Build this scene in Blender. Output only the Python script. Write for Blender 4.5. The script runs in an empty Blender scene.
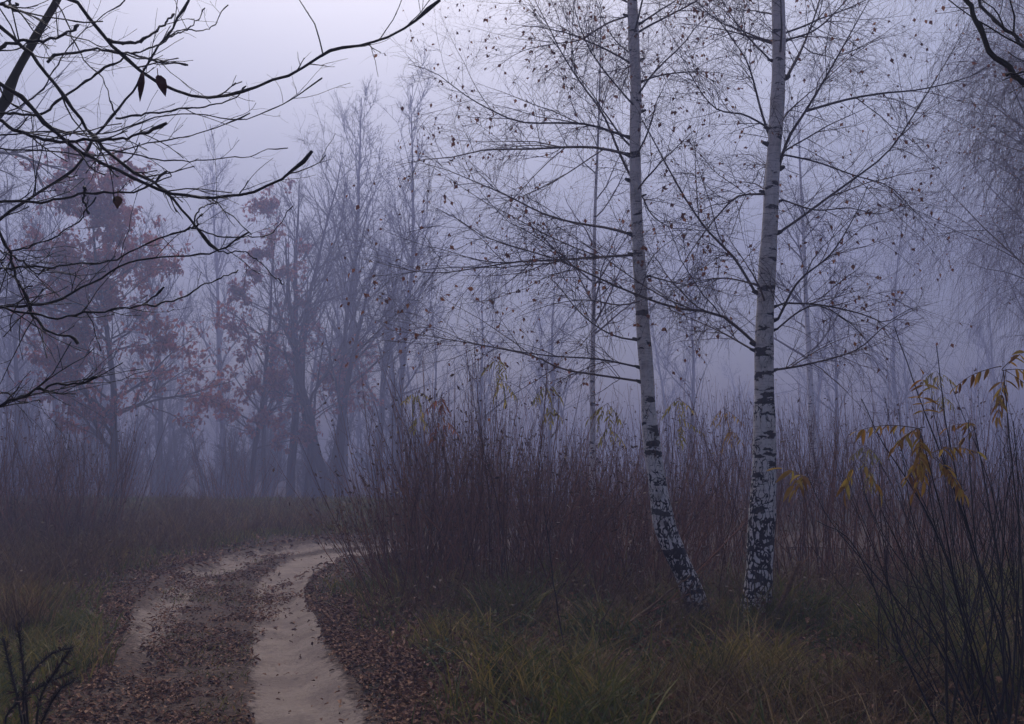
import bpy, math, random
import numpy as np
from mathutils import Vector

# ------------------------------------------------------------------ camera, sky, sun, exposure
SC = bpy.context.scene
COL = SC.collection
F_PX, CX, CY = 1000.0, 512.0, 362.0
PITCH = math.atan(73.4 / 1000.0)
CAM_Z = 1.55
cam_d = bpy.data.cameras.new('camera')
cam_d.sensor_width = 36.0
cam_d.lens = 36.0 * F_PX / 1024.0
cam_d.clip_start = 0.05
cam_d.clip_end = 600.0
cam = bpy.data.objects.new('camera', cam_d)
COL.objects.link(cam)
cam.location = (0, 0, CAM_Z)
cam.rotation_euler = (math.pi / 2 + PITCH, 0, 0)
SC.camera = cam

SUN_EL, SUN_AZ = math.radians(51), math.radians(-9)      # azimuth from +Y towards +X
W = bpy.data.worlds.new('World'); SC.world = W; W.use_nodes = True
wn = W.node_tree; wn.nodes.clear()
wo = wn.nodes.new('ShaderNodeOutputWorld'); wb = wn.nodes.new('ShaderNodeBackground')
sk = wn.nodes.new('ShaderNodeTexSky'); sk.sky_type = 'NISHITA'; sk.sun_disc = False
sk.sun_elevation = SUN_EL; sk.sun_rotation = SUN_AZ
sk.air_density = 0.8; sk.dust_density = 5.0; sk.ozone_density = 2.5
wb.inputs['Strength'].default_value = 0.15
wn.links.new(sk.outputs[0], wb.inputs['Color']); wn.links.new(wb.outputs[0], wo.inputs['Surface'])

sun_d = bpy.data.lights.new('sun', 'SUN'); sun_d.energy = 1.0; sun_d.angle = math.radians(35)
sun_d.color = (1.0, 0.955, 0.955)
sun = bpy.data.objects.new('sun', sun_d); COL.objects.link(sun)
sdir = Vector((math.sin(SUN_AZ) * math.cos(SUN_EL), math.cos(SUN_AZ) * math.cos(SUN_EL), math.sin(SUN_EL)))
sun.rotation_euler = (-sdir).to_track_quat('-Z', 'Y').to_euler()

SC.view_settings.view_transform = 'Standard'
SC.view_settings.look = 'None'
SC.view_settings.exposure = 0.13
SC.view_settings.gamma = 1.0
SC.view_settings.use_curve_mapping = False
SC.render.engine = 'CYCLES'
SC.cycles.max_bounces = 8
SC.cycles.diffuse_bounces = 2
SC.cycles.glossy_bounces = 1
SC.cycles.transmission_bounces = 2
SC.cycles.volume_bounces = 4
SC.cycles.use_denoising = True
HAZE_DENSITY, HAZE_TOP = 0.0138, 34.0
HAZE_COLOR, HAZE_ANISO = (0.392, 0.425, 0.64, 1), 0.43

rng = np.random.default_rng(11)
random.seed(11)

# ------------------------------------------------------------------ helpers: pixels, noise, meshes
_cp, _sp = math.cos(PITCH), math.sin(PITCH)

def at(px, py, Y):
    """World point at ground distance Y seen in the photograph at (px, py)."""
    a, b = (px - CX) / F_PX, (CY - py) / F_PX
    d = np.array([a, _cp - b * _sp, _sp + b * _cp])
    return np.array([0, 0, CAM_Z]) + d * (Y / d[1])

def on_ground(px, py):
    a, b = (px - CX) / F_PX, (CY - py) / F_PX
    d = np.array([a, _cp - b * _sp, _sp + b * _cp])
    return (np.array([0, 0, CAM_Z]) + d * (-CAM_Z / d[2]))[:2]

def _hash(i, j, s):
    v = np.sin(i * 127.1 + j * 311.7 + s * 74.7) * 43758.5453
    return v - np.floor(v)

def vnoise(x, y, s=0):
    x = np.asarray(x, float); y = np.asarray(y, float)
    i, j = np.floor(x), np.floor(y); u, v = x - i, y - j
    u = u * u * (3 - 2 * u); v = v * v * (3 - 2 * v)
    return ((_hash(i, j, s) * (1 - u) + _hash(i + 1, j, s) * u) * (1 - v)
            + (_hash(i, j + 1, s) * (1 - u) + _hash(i + 1, j + 1, s) * u) * v)

def fbm(x, y, s=0, o=3):
    return sum(vnoise(x * 2 ** k, y * 2 ** k, s + k) * 0.5 ** k for k in range(o)) / (2 - 0.5 ** (o - 1))

def sstep(a, b, x):
    t = np.clip((np.asarray(x, float) - a) / (b - a), 0, 1)
    return t * t * (3 - 2 * t)

def unit(v):
    return v / np.maximum(np.linalg.norm(v, axis=-1, keepdims=True), 1e-9)

def catmull(P, n):
    P = np.asarray(P, float)
    if len(P) == 2:
        return P[0] + (P[1] - P[0]) * np.linspace(0, 1, n)[:, None]
    Q = np.vstack([2 * P[0] - P[1], P, 2 * P[-1] - P[-2]])
    seg = np.linalg.norm(np.diff(P, axis=0), axis=1); s = np.concatenate([[0], np.cumsum(seg)])
    out = []
    for t in np.linspace(0, s[-1], n):
        k = min(np.searchsorted(s, t, 'right') - 1, len(P) - 2); k = max(k, 0)
        u = (t - s[k]) / max(seg[k], 1e-9)
        a, b, c, d = Q[k], Q[k + 1], Q[k + 2], Q[k + 3]
        out.append(0.5 * (2 * b + (c - a) * u + (2 * a - 5 * b + 4 * c - d) * u * u + (3 * b - a - 3 * c + d) * u ** 3))
    return np.array(out)

class MB:
    """Collects tubes, leaves and blades; build() links them as one mesh object."""
    def __init__(self): self.v, self.f, self.r, self.n = [], {}, {}, 0
    def add(self, V, Fc, rnd):
        V = V.reshape(-1, 3); Fc = np.asarray(Fc)
        k = Fc.shape[1]
        self.v.append(V); self.f.setdefault(k, []).append(Fc + self.n); self.r.setdefault(k, []).append(np.broadcast_to(rnd, (len(Fc),)))
        self.n += len(V)
    def tubes(self, pts, rad, sides=4, rnd=None):
        """pts (N,K,3), rad (N,K)"""
        pts = np.asarray(pts, float)
        if pts.ndim == 2: pts = pts[None]; rad = np.asarray(rad, float)[None]
        N, K, _ = pts.shape
        if N == 0: return
        T = unit(np.gradient(pts, axis=1))
        m = unit(pts[:, -1] - pts[:, 0])
        ref = np.where(np.abs(m[:, 2:3]) > 0.6, np.array([[1.0, 0.13, 0]]), np.array([[0.05, 0.08, 1.0]]))
        A = unit(np.cross(T, ref[:, None, :])); B = np.cross(T, A)
        th = np.arange(sides) * 2 * math.pi / sides
        V = (pts[:, :, None, :] + np.asarray(rad)[:, :, None, None] * (A[:, :, None, :] * np.cos(th)[:, None] + B[:, :, None, :] * np.sin(th)[:, None]))
        n, k, s = np.meshgrid(np.arange(N), np.arange(K - 1), np.arange(sides), indexing='ij')
        a = (n * K + k) * sides; s2 = (s + 1) % sides
        Fc = np.stack([a + s, a + s2, a + sides + s2, a + sides + s], -1).reshape(-1, 4)
        r = rng.random(N) if rnd is None else np.broadcast_to(rnd, (N,))
        self.add(V, Fc, np.repeat(r, (K - 1) * sides))
        if sides > 4:                                             # thick ones are closed at the tip
            for i in range(N):
                self.add(V[i, -1], np.arange(sides)[None], r[i])
    def leaves(self, P, D, Nn, size, tpl, rnd=None):
        """one leaf per row: base P, direction D, normal Nn"""
        tv, faces = tpl
        N = len(P)
        if N == 0: return
        D = unit(D); S = unit(np.cross(Nn, D)); U = np.cross(D, S)
        size = np.broadcast_to(size, (N,))
        V = P[:, None, :] + size[:, None, None] * (tv[None, :, 0:1] * D[:, None] + tv[None, :, 1:2] * S[:, None] + tv[None, :, 2:3] * U[:, None])
        r = rng.random(N) if rnd is None else rnd
        base = self.n; first = True
        for fc in faces:
            fc = np.asarray(fc)[None]
            Fc = (np.arange(N)[:, None, None] * len(tv) + fc[None]).reshape(-1, fc.shape[1])
            if first:
                self.add(V, Fc, r); first = False
            else:
                k = Fc.shape[1]
                self.f.setdefault(k, []).append(Fc + base); self.r.setdefault(k, []).append(r)
    def build(self, name, mats, parent=None, origin=None, smooth=True):
        if self.n == 0: return None
        V = np.vstack(self.v).astype(np.float64)
        if origin is not None: V = V - np.asarray(origin)
        me = bpy.data.meshes.new(name)
        ks = list(self.f)
        loops = np.concatenate([np.vstack(self.f[k]).ravel() for k in ks])
        tot = np.concatenate([np.full(sum(len(a) for a in self.f[k]), k) for k in ks])
        rr = np.concatenate([np.concatenate(self.r[k]) for k in ks]).astype(np.float32)
        me.vertices.add(len(V)); me.vertices.foreach_set('co', V.astype(np.float32).ravel())
        me.loops.add(len(loops)); me.loops.foreach_set('vertex_index', loops.astype(np.int32))
        me.polygons.add(len(tot)); st = np.concatenate([[0], np.cumsum(tot)[:-1]])
        me.polygons.foreach_set('loop_start', st.astype(np.int32))
        me.polygons.foreach_set('loop_total', tot.astype(np.int32))
        me.polygons.foreach_set('use_smooth', np.full(len(tot), smooth))
        at_ = me.attributes.new('rnd', 'FLOAT', 'FACE'); at_.data.foreach_set('value', rr)
        me.update(calc_edges=True)
        for m in (mats if isinstance(mats, (list, tuple)) else [mats]): me.materials.append(m)
        o = bpy.data.objects.new(name, me); COL.objects.link(o)
        if parent is not None: o.parent = parent
        elif origin is not None: o.location = origin
        return o

def tag(o, label=None, cat=None, group=None, kind=None):
    for k, v in (('label', label), ('category', cat), ('group', group), ('kind', kind)):
        if v: o[k] = v
    return o

def thing(name, loc, label, cat, group=None):
    o = bpy.data.objects.new(name, None); COL.objects.link(o); o.location = loc
    o.empty_display_size = 0.2
    return tag(o, label, cat, group)

def copy_thing(o, loc, rz, sc, label=None, group=None):
    c = o.copy(); COL.objects.link(c); c.location = loc; c.rotation_euler = (0, 0, rz); c.scale = sc
    if label: c['label'] = label
    if group: c['group'] = group
    for ch in list(o.children):
        d = ch.copy(); COL.objects.link(d); d.parent = c
        for g in list(ch.children):
            e = g.copy(); COL.objects.link(e); e.parent = d
    return c

# leaf outlines: x along the leaf, y across, z curl
def outline(side, fold=0.12, curl=0.1):
    side = np.array(side, float); n = len(side)
    up = np.c_[side[:, 0], side[:, 1], fold * side[:, 1] / max(side[:, 1].max(), 1e-3) - curl * side[:, 0] ** 2]
    dn = up * np.array([1, -1, 1])
    mid = [[0, 0, 0], [0.5, 0, -curl * .25], [1, 0, -curl]]
    V = np.vstack([mid, up, dn])
    f1 = [0] + [3 + i for i in range(n)] + [2, 1]
    f2 = [0, 1, 2] + [3 + n + i for i in range(n - 1, -1, -1)]
    return V, [f1, f2]
T_BIRCH = (np.array([[0, 0, 0], [.4, .36, .1], [1, 0, -.1], [.4, -.36, .1]]), [[0, 1, 2], [0, 2, 3]])
T_OAK = outline([(.18, .10), (.28, .28), (.38, .12), (.52, .38), (.60, .14), (.76, .28), (.84, .10)], .10, .25)
T_LEAFLET = outline([(.12, .085), (.35, .125), (.65, .10), (.88, .04)], .05, .34)
T_LITTER = outline([(.15, .16), (.4, .34), (.6, .22), (.8, .24)], .22, .25)
T_SPECK = (np.array([[0, 0, 0], [.5, .22, .05], [1, 0, 0], [.5, -.22, .05]]), [[0, 1, 2, 3]])

# ------------------------------------------------------------------ growth
def grow(P0, D0, L, K, wander=0.12, droop=0.0, up=0.0):
    P0 = np.asarray(P0, float); N = len(P0); d = unit(np.asarray(D0, float)); L = np.broadcast_to(L, (N,))
    droop = np.broadcast_to(droop, (N,))
    pts = [P0]; p = P0
    for k in range(K):
        d = d + rng.normal(0, wander, (N, 3))
        d[:, 2] += (up - droop)
        d = unit(d); p = p + d * (L / K)[:, None]; pts.append(p)
    return np.stack(pts, 1)

def spawn(pts, rad, per, t0, t1, ang, angj=0.2, zb=0.0, even=False):
    """start points on each parent; per may be a number per parent"""
    N, K, _ = pts.shape
    per = np.broadcast_to(per, (N,)).astype(int)
    idx = np.repeat(np.arange(N), per); M = len(idx)
    t = t0 + (t1 - t0) * rng.random(M)
    x = t * (K - 1); k = np.minimum(x.astype(int), K - 2); u = (x - k)[:, None]
    P = pts[idx, k] * (1 - u) + pts[idx, k + 1] * u
    T = unit(pts[idx, k + 1] - pts[idx, k])
    r = rad[idx, k] * (1 - u[:, 0]) + rad[idx, k + 1] * u[:, 0]
    q = rng.normal(0, 1, (M, 3)); q[:, 2] += zb
    q = unit(q - T * np.sum(q * T, 1, keepdims=True))
    a = ang + rng.normal(0, angj, M)
    return P, T * np.cos(a)[:, None] + q * np.sin(a)[:, None], r, t, idx

def taper(r0, K, end=0.25, p=1.0):
    r0 = np.atleast_1d(r0); t = np.linspace(0, 1, K)[None] ** p
    return r0[:, None] * (1 - (1 - end) * t)

# ------------------------------------------------------------------ materials
def new_mat(name):
    m = bpy.data.materials.new(name); m.use_nodes = True
    nt = m.node_tree; b = nt.nodes['Principled BSDF']
    b.inputs['Roughness'].default_value = 0.8; b.inputs['Specular IOR Level'].default_value = 0.25
    return m, nt, b

def ramp(nt, fac, stops, warm=(1.04, .97, .78)):
    r = nt.nodes.new('ShaderNodeValToRGB'); e = r.color_ramp.elements
    while len(e) < len(stops): e.new(0.5)
    for el, (p, c) in zip(e, stops):
        el.position = p; el.color = (c[0] * warm[0], c[1] * warm[1], c[2] * warm[2], 1)
    nt.links.new(fac, r.inputs[0]); return r.outputs[0]

def attr(nt, name='rnd'):
    a = nt.nodes.new('ShaderNodeAttribute'); a.attribute_name = name; return a.outputs['Fac']

def noise(nt, scale, detail=4, vec=None, stretch=None, rough=0.6):
    n = nt.nodes.new('ShaderNodeTexNoise'); n.inputs['Scale'].default_value = scale
    n.inputs['Detail'].default_value = detail; n.inputs['Roughness'].default_value = rough
    if vec is None:
        vec = nt.nodes.new('ShaderNodeTexCoord').outputs['Object']
    if stretch:
        mp = nt.nodes.new('ShaderNodeMapping'); mp.inputs['Scale'].default_value = stretch
        nt.links.new(vec, mp.inputs[0]); vec = mp.outputs[0]
    nt.links.new(vec, n.inputs['Vector']); return n.outputs['Fac']

def bump(nt, b, h, strength=0.5, dist=0.01):
    n = nt.nodes.new('ShaderNodeBump'); n.inputs['Strength'].default_value = strength; n.inputs['Distance'].default_value = dist
    nt.links.new(h, n.inputs['Height']); nt.links.new(n.outputs[0], b.inputs['Normal'])

def math_n(nt, op, a, b_=None, clamp=False):
    n = nt.nodes.new('ShaderNodeMath'); n.operation = op; n.use_clamp = clamp
    for i, x in enumerate((a, b_)):
        if x is None: continue
        if isinstance(x, (int, float)): n.inputs[i].default_value = x
        else: nt.links.new(x, n.inputs[i])
    return n.outputs[0]

def mixc(nt, fac, a, b_):
    n = nt.nodes.new('ShaderNodeMix'); n.data_type = 'RGBA'
    for s, x in ((n.inputs['Factor'], fac), (n.inputs[6], a), (n.inputs[7], b_)):
        if isinstance(x, tuple): s.default_value = (*x, 1)
        elif isinstance(x, float): s.default_value = x
        else: nt.links.new(x, s)
    return n.outputs[2]

def maprange(nt, v, a, b_, c=0.0, d=1.0):
    n = nt.nodes.new('ShaderNodeMapRange'); n.interpolation_type = 'SMOOTHSTEP'
    nt.links.new(v, n.inputs[0])
    for i, x in enumerate((a, b_, c, d)): n.inputs[i + 1].default_value = x
    return n.outputs[0]

def mat_wood(name, c0, c1, scale=30, stretch=(1, 1, .3), rough=.8):
    m, nt, b = new_mat(name)
    f = noise(nt, scale, 4, stretch=stretch)
    g = math_n(nt, 'ADD', math_n(nt, 'MULTIPLY', f, .45), math_n(nt, 'MULTIPLY', attr(nt), .55))
    nt.links.new(ramp(nt, g, [(.3, c0), (.7, c1)]), b.inputs['Base Color'])
    b.inputs['Roughness'].default_value = rough
    bump(nt, b, f, .5, .006)
    return m

def mat_leaf(name, stops, trans=0.0, rough=.6):
    m, nt, b = new_mat(name)
    f = noise(nt, 40, 3)
    g = math_n(nt, 'ADD', math_n(nt, 'MULTIPLY', attr(nt), .8), math_n(nt, 'MULTIPLY', f, .2))
    c = ramp(nt, g, stops)
    nt.links.new(c, b.inputs['Base Color']); b.inputs['Roughness'].default_value = rough
    if trans:
        t = nt.nodes.new('ShaderNodeBsdfTranslucent'); nt.links.new(c, t.inputs[0])
        mx = nt.nodes.new('ShaderNodeMixShader'); mx.inputs[0].default_value = trans
        nt.links.new(b.outputs[0], mx.inputs[1]); nt.links.new(t.outputs[0], mx.inputs[2])
        nt.links.new(mx.outputs[0], nt.nodes['Material Output'].inputs['Surface'])
    return m

def mat_birch(name, fis_top, dark_base):
    m, nt, b = new_mat(name)
    tc = nt.nodes.new('ShaderNodeTexCoord').outputs['Object']
    sep = nt.nodes.new('ShaderNodeSeparateXYZ'); nt.links.new(tc, sep.inputs[0]); z = sep.outputs[2]
    white = ramp(nt, noise(nt, 9, 5, tc), [(.3, (.60, .52, .47)), (.5, (.84, .77, .71)), (.8, (.88, .83, .78))], (1, 1, 1))
    pink = maprange(nt, z, fis_top + .2, fis_top + 3.0)
    white = mixc(nt, math_n(nt, 'MULTIPLY', pink, .55), white, (.88, .76, .70))
    # thin lenticel dashes round the stem
    len_ = maprange(nt, noise(nt, 1, 3, tc, (9, 9, 95)), .555, .61)
    c = mixc(nt, math_n(nt, 'MULTIPLY', len_, .28), white, (.10, .075, .075))
    # black scars
    sc = maprange(nt, math_n(nt, 'ADD', noise(nt, 1, 4, tc, (4.0, 4.0, 13)), maprange(nt, z, fis_top - .3, fis_top + 1.6, .036, 0.0)), .592, .607)
    c = mixc(nt, math_n(nt, 'MULTIPLY', sc, .95), c, (.020, .017, .017))
    # rough fissured bark towards the foot
    v = nt.nodes.new('ShaderNodeTexVoronoi'); v.feature = 'DISTANCE_TO_EDGE'
    mp = nt.nodes.new('ShaderNodeMapping'); mp.inputs['Scale'].default_value = (30, 30, 7)
    wob = nt.nodes.new('ShaderNodeTexNoise'); wob.inputs['Scale'].default_value = 12; nt.links.new(tc, wob.inputs['Vector'])
    wsub = nt.nodes.new('ShaderNodeVectorMath'); wsub.operation = 'MULTIPLY_ADD'
    wsub.inputs[1].default_value = (.09, .09, .22)
    nt.links.new(wob.outputs['Color'], wsub.inputs[0]); nt.links.new(tc, wsub.inputs[2])
    nt.links.new(wsub.outputs[0], mp.inputs[0]); nt.links.new(mp.outputs[0], v.inputs['Vector']); v.inputs['Scale'].default_value = 1
    wid = math_n(nt, 'MULTIPLY', maprange(nt, z, 0.0, fis_top, 1.0, 0.0), .155)
    wid = math_n(nt, 'ADD', wid, math_n(nt, 'MULTIPLY', math_n(nt, 'SUBTRACT', noise(nt, 7, 3, tc), .5), maprange(nt, z, fis_top * .9, fis_top * 1.15, .45, 0.0)))
    fis = maprange(nt, math_n(nt, 'SUBTRACT', v.outputs['Distance'], wid), -.03, .03, 1.0, 0.0)
    c = mixc(nt, fis, c, (.022, .018, .018))
    low = maprange(nt, math_n(nt, 'ADD', z, math_n(nt, 'MULTIPLY', noise(nt, 10, 4, tc), .35)), dark_base, dark_base + .25, 1.0, 0.0)
    c = mixc(nt, math_n(nt, 'MULTIPLY', low, .92), c, (.020, .018, .016))
    moss = maprange(nt, noise(nt, 4, 5, tc), .57, .70)
    c = mixc(nt, math_n(nt, 'MULTIPLY', moss, .35), c, (.10, .11, .06))
    nt.links.new(c, b.inputs['Base Color'])
    h = math_n(nt, 'SUBTRACT', 1.0, math_n(nt, 'MAXIMUM', fis, sc))
    bump(nt, b, h, .8, .012)
    return m

M = {}
M['twig'] = mat_wood('birch_twig', (.032, .015, .014), (.080, .038, .034))
M['limb'] = mat_wood('birch_limb', (.045, .033, .034), (.13, .095, .09), 25)
M['near'] = mat_wood('wet_branch', (.012, .010, .010), (.030, .024, .022), 60, rough=.5)
M['nearlimb'] = mat_wood('mossy_limb', (.020, .020, .015), (.06, .055, .04), 40)
M['stem'] = mat_wood('thicket_stem', (.070, .028, .018), (.27, .120, .075), 12, (1, 1, .6))
M['drystem'] = mat_wood('dry_stalk', (.07, .040, .025), (.21, .13, .075), 12, (1, 1, .6))
M['bark'] = mat_wood('dark_bark', (.024, .019, .018), (.065, .053, .048), 14, (1, 1, .25))
M['paletwig'] = mat_wood('pale_twig', (.05, .032, .030), (.12, .08, .07), 12)
M['birchA'] = mat_birch('birch_bark_bent', 1.75, .22)
M['birchB'] = mat_birch('birch_bark_straight', 2.35, .16)
M['collar'] = mat_wood('black_collar', (.018, .014, .013), (.045, .036, .032), 40)
M['birchC'] = mat_birch('birch_bark_young', .5, -.3)
M['birchleaf'] = mat_leaf('birch_leaf', [(0, (.07, .026, .018)), (.5, (.20, .075, .042)), (1, (.32, .15, .07))], .5)
M['oakleaf'] = mat_leaf('russet_leaf', [(0, (.15, .036, .024)), (.45, (.33, .072, .042)), (.8, (.40, .13, .065)), (1, (.44, .22, .11))], .55)
M['litter'] = mat_leaf('litter_leaf', [(0, (.035, .016, .011)), (.25, (.11, .046, .028)), (.55, (.21, .098, .058)), (.85, (.32, .18, .11)), (1, (.44, .31, .21))], 0, .65)
M['yellow'] = mat_leaf('yellow_leaflet', [(0, (.20, .08, .022)), (.4, (.38, .21, .040)), (.75, (.50, .35, .07)), (1, (.28, .26, .07))], .5)
M['olive'] = mat_leaf('olive_leaflet', [(0, (.20, .19, .05)), (.5, (.36, .33, .08)), (1, (.46, .34, .10))], .5)
M['rust'] = mat_leaf('rust_leaflet', [(0, (.18, .05, .025)), (.6, (.30, .09, .04)), (1, (.36, .19, .06))], .45)
M['weedleaf'] = mat_leaf('withered_leaf', [(0, (.05, .028, .022)), (.6, (.11, .062, .045)), (1, (.20, .14, .075))], .2)
M['grass'] = mat_leaf('green_grass', [(0, (.035, .055, .012)), (.4, (.095, .120, .026)), (.7, (.22, .19, .050)), (1, (.46, .34, .14))], .35)
M['drygrass'] = mat_leaf('dry_grass', [(0, (.060, .036, .022)), (.5, (.15, .095, .050)), (1, (.36, .26, .14))], .3)
M['plume'] = mat_leaf('plume', [(0, (.20, .125, .08)), (1, (.34, .23, .15))], .3)
M['deadleaf'] = mat_leaf('curled_leaf', [(0, (.08, .022, .016)), (1, (.18, .05, .035))], .25)
M['tanleaf'] = mat_leaf('tan_leaf', [(0, (.20, .105, .055)), (1, (.26, .14, .08))], .3)

# ------------------------------------------------------------------ terrain and path
L_px = [(724, 78), (690, 92), (640, 122), (600, 138), (575, 165), (560, 205), (550, 243), (543, 280), (538.5, 318)]
R_px = [(724, 388), (690, 364), (650, 333), (620, 316), (600, 306), (585, 306), (570, 320), (561, 338), (556, 360)]
Lp = [(-.6, -60), (-.8, -12), (-1.5, 1.5)] + [tuple(on_ground(x, y)) for y, x in L_px] + [(-1.2, 15.9), (1.0, 16.3), (5, 16.2), (14, 16.8), (40, 20)]
Rp = [(1.6, -60), (1.3, -12), (.15, 1.5)] + [tuple(on_ground(x, y)) for y, x in R_px] + [(-.6, 13.7), (1.2, 14.0), (5, 13.8), (14, 14.4), (40, 17)]
NS = 420
def edge(p):
    P = np.c_[np.array(p), np.zeros(len(p))]
    return catmull(P, 1600)[:, :2]
Le, Re = edge(Lp), edge(Rp)
# pair the two edges by control-point parameter so that both bend together
def pair(p, n):
    p = np.array(p, float); t = np.linspace(0, len(p) - 1, n); out = []
    Q = np.vstack([2 * p[0] - p[1], p, 2 * p[-1] - p[-2]])
    for x in t:
        k = min(int(x), len(p) - 2); u = x - k; a, b, c, d = Q[k], Q[k + 1], Q[k + 2], Q[k + 3]
        out.append(0.5 * (2 * b + (c - a) * u + (2 * a - 5 * b + 4 * c - d) * u * u + (3 * b - a - 3 * c + d) * u ** 3))
    return np.array(out), t
Le, tt = pair(Lp, NS); Re, _ = pair(Rp, NS)
Cc = (Le + Re) / 2; Hw = np.linalg.norm(Re - Le, axis=1) / 2

MX0, MX1, MY0, MY1, MS = -9.0, 16.0, -14.0, 27.0, .05
def _margin_exact(q):
    poly = np.vstack([Le, Re[::-1]]); a, b = poly, np.roll(poly, -1, 0)
    keep = (poly[:, 1] > -20) & (poly[:, 0] < 22); pe = poly[keep]
    out = np.empty(len(q))
    for i in range(0, len(q), 20000):
        p_ = q[i:i + 20000]; y = p_[:, 1:2]
        cr = (a[None, :, 1] > y) != (b[None, :, 1] > y)
        xi = (b[:, 0] - a[:, 0])[None] * (y - a[None, :, 1]) / np.where(b[:, 1] == a[:, 1], 1e-9, b[:, 1] - a[:, 1])[None] + a[None, :, 0]
        ins = ((cr & (p_[:, 0:1] < xi)).sum(1) % 2) == 1
        d = np.sqrt(((p_[:, None, :] - pe[None]) ** 2).sum(2).min(1))
        out[i:i + 20000] = np.where(ins, d, -d)
    return out
_mx, _my = np.arange(MX0, MX1, MS), np.arange(MY0, MY1, MS)
_cx, _cy = np.meshgrid(_mx[::2], _my[::2])
_mc = _margin_exact(np.c_[_cx.ravel(), _cy.ravel()]).reshape(_cx.shape)
def track_margin(x, y):
    """metres inside the track edge (negative outside)"""
    x = np.ravel(np.asarray(x, float)); y = np.ravel(np.asarray(y, float)); st = MS * 2
    fx, fy = (x - MX0) / st, (y - MY0) / st
    ok = (fx >= 0) & (fy >= 0) & (fx < _mc.shape[1] - 1.001) & (fy < _mc.shape[0] - 1.001)
    i, j = np.clip(fx.astype(int), 0, _mc.shape[1] - 2), np.clip(fy.astype(int), 0, _mc.shape[0] - 2); u, v = fx - i, fy - j
    m = (_mc[j, i] * (1 - u) + _mc[j, i + 1] * u) * (1 - v) + (_mc[j + 1, i] * (1 - u) + _mc[j + 1, i + 1] * u) * v
    return np.where(ok, m, -99.0)

def base_h(x, y):
    x = np.asarray(x, float); y = np.asarray(y, float)
    h = .10 * (fbm(x * .35, y * .35, 3) - .5) + .05 * (fbm(x * 1.3, y * 1.3, 9) - .5)
    far = sstep(14, 45, np.hypot(x, y))
    return h * (1 + far * 2) - 2.4 * sstep(21, 54, y)

def ground_h(x, y):
    m = track_margin(x, y).reshape(np.shape(x))
    return base_h(x, y) - .17 * sstep(.02, .16, m) + .025 * np.exp(-((m + .9) / .5) ** 2)

def spaced(a, b, fine_a, fine_b, s):
    mid = list(np.arange(fine_a, fine_b, s)); lo, hi = [], []
    x, st = fine_a, s
    while x > a: st *= 1.12; x -= st; lo.append(max(x, a))
    x, st = fine_b, s
    while x < b: hi.append(x); st *= 1.12; x += st
    return np.array(lo[::-1] + mid + hi + [b])
gx, gy = spaced(-162, 162, -6, 6, .09), spaced(-70, 168, 2.5, 18, .09)
X, Y = np.meshgrid(gx, gy)
Z = ground_h(X, Y)
def sheet(X, Y, Z):
    n, m = X.shape
    a = (np.arange(n - 1)[:, None] * m + np.arange(m - 1)[None]).ravel()
    return np.stack([X, Y, Z], -1).reshape(-1, 3), np.stack([a, a + 1, a + m + 1, a + m], -1)

def mat_ground():
    m, nt, b = new_mat('forest_floor')
    n1, n2, n3 = noise(nt, .8, 5), noise(nt, 14, 6), noise(nt, 55, 4)
    soil = ramp(nt, n2, [(.3, (.026, .015, .011)), (.5, (.070, .042, .029)), (.7, (.125, .080, .054))])
    green = ramp(nt, n3, [(.3, (.022, .026, .011)), (.7, (.060, .060, .024))])
    c = mixc(nt, math_n(nt, 'MULTIPLY', maprange(nt, n1, .46, .62), maprange(nt, n2, .40, .60)), soil, green)
    nt.links.new(c, b.inputs['Base Color']); b.inputs['Roughness'].default_value = .9
    bump(nt, b, math_n(nt, 'ADD', n2, n3), .9, .03)
    return m
g = MB(); V, Fc = sheet(X, Y, Z); g.add(V, Fc, 0.5)
ground = g.build('ground', mat_ground()); tag(ground, 'dark damp forest floor either side of the track', None, None, 'structure')

# the track: two sandy ruts with a strip of dead leaves between them
U = np.linspace(0, 1, 84)
PX = Le[:, None, 0] * (1 - U) + Re[:, None, 0] * U
PY = Le[:, None, 1] * (1 - U) + Re[:, None, 1] * U
mar = np.minimum(U, 1 - U)[None] * 2 * Hw[:, None]
st_ = len([0]) * 3.0                                    # control index of the first traced row
ki = [0, 3, 4, 5, 6, 7, 8, 9, 10, 11, 14, len(Lp) - 1]
rc = np.interp(tt, ki, [.74, .73, .76, .80, .86, .85, .80, .72, .70, .70, .70, .70])
rw = np.interp(tt, ki, [.20, .215, .205, .20, .185, .20, .23, .26, .28, .25, .22, .2])
lc = np.interp(tt, ki, [.16, .15, .16, .145, .19, .17, .16, .17, .2, .22, .25, .25])
lw = np.interp(tt, ki, [.11, .10, .12, .14, .17, .16, .17, .18, .17, .15, .15, .15])
wob = (fbm(PX * 1.7, PY * 1.7, 21) - .5) * .22 + (fbm(PX * 6, PY * 6, 5) - .5) * .12
dR = np.abs(U[None] - rc[:, None] + wob * .22) / rw[:, None]; dL = np.abs(U[None] - lc[:, None] + wob * .8) / lw[:, None]
sR = 1 - sstep(.55, 1.2, dR); sL = (1 - sstep(.2, 1.3, dL)) * (.22 + .60 * sstep(4.2, 5.6, tt))[:, None]
gone = (1 - sstep(11.2, 12.4, tt))[:, None]
sand = np.maximum(sR, .95 * sL) * gone
PZ = base_h(PX, PY) - .05 * sstep(0, .4, mar) + .004 - .03 * sand * sstep(.05, .35, mar) + (.03 * (fbm(PX * 4, PY * 4, 31) - .5) + .012 * (fbm(PX * 14, PY * 14, 37) - .5)) * sstep(0, .3, mar)
p = MB(); V, Fc = sheet(PX, PY, PZ); p.add(V, Fc, .5)
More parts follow.
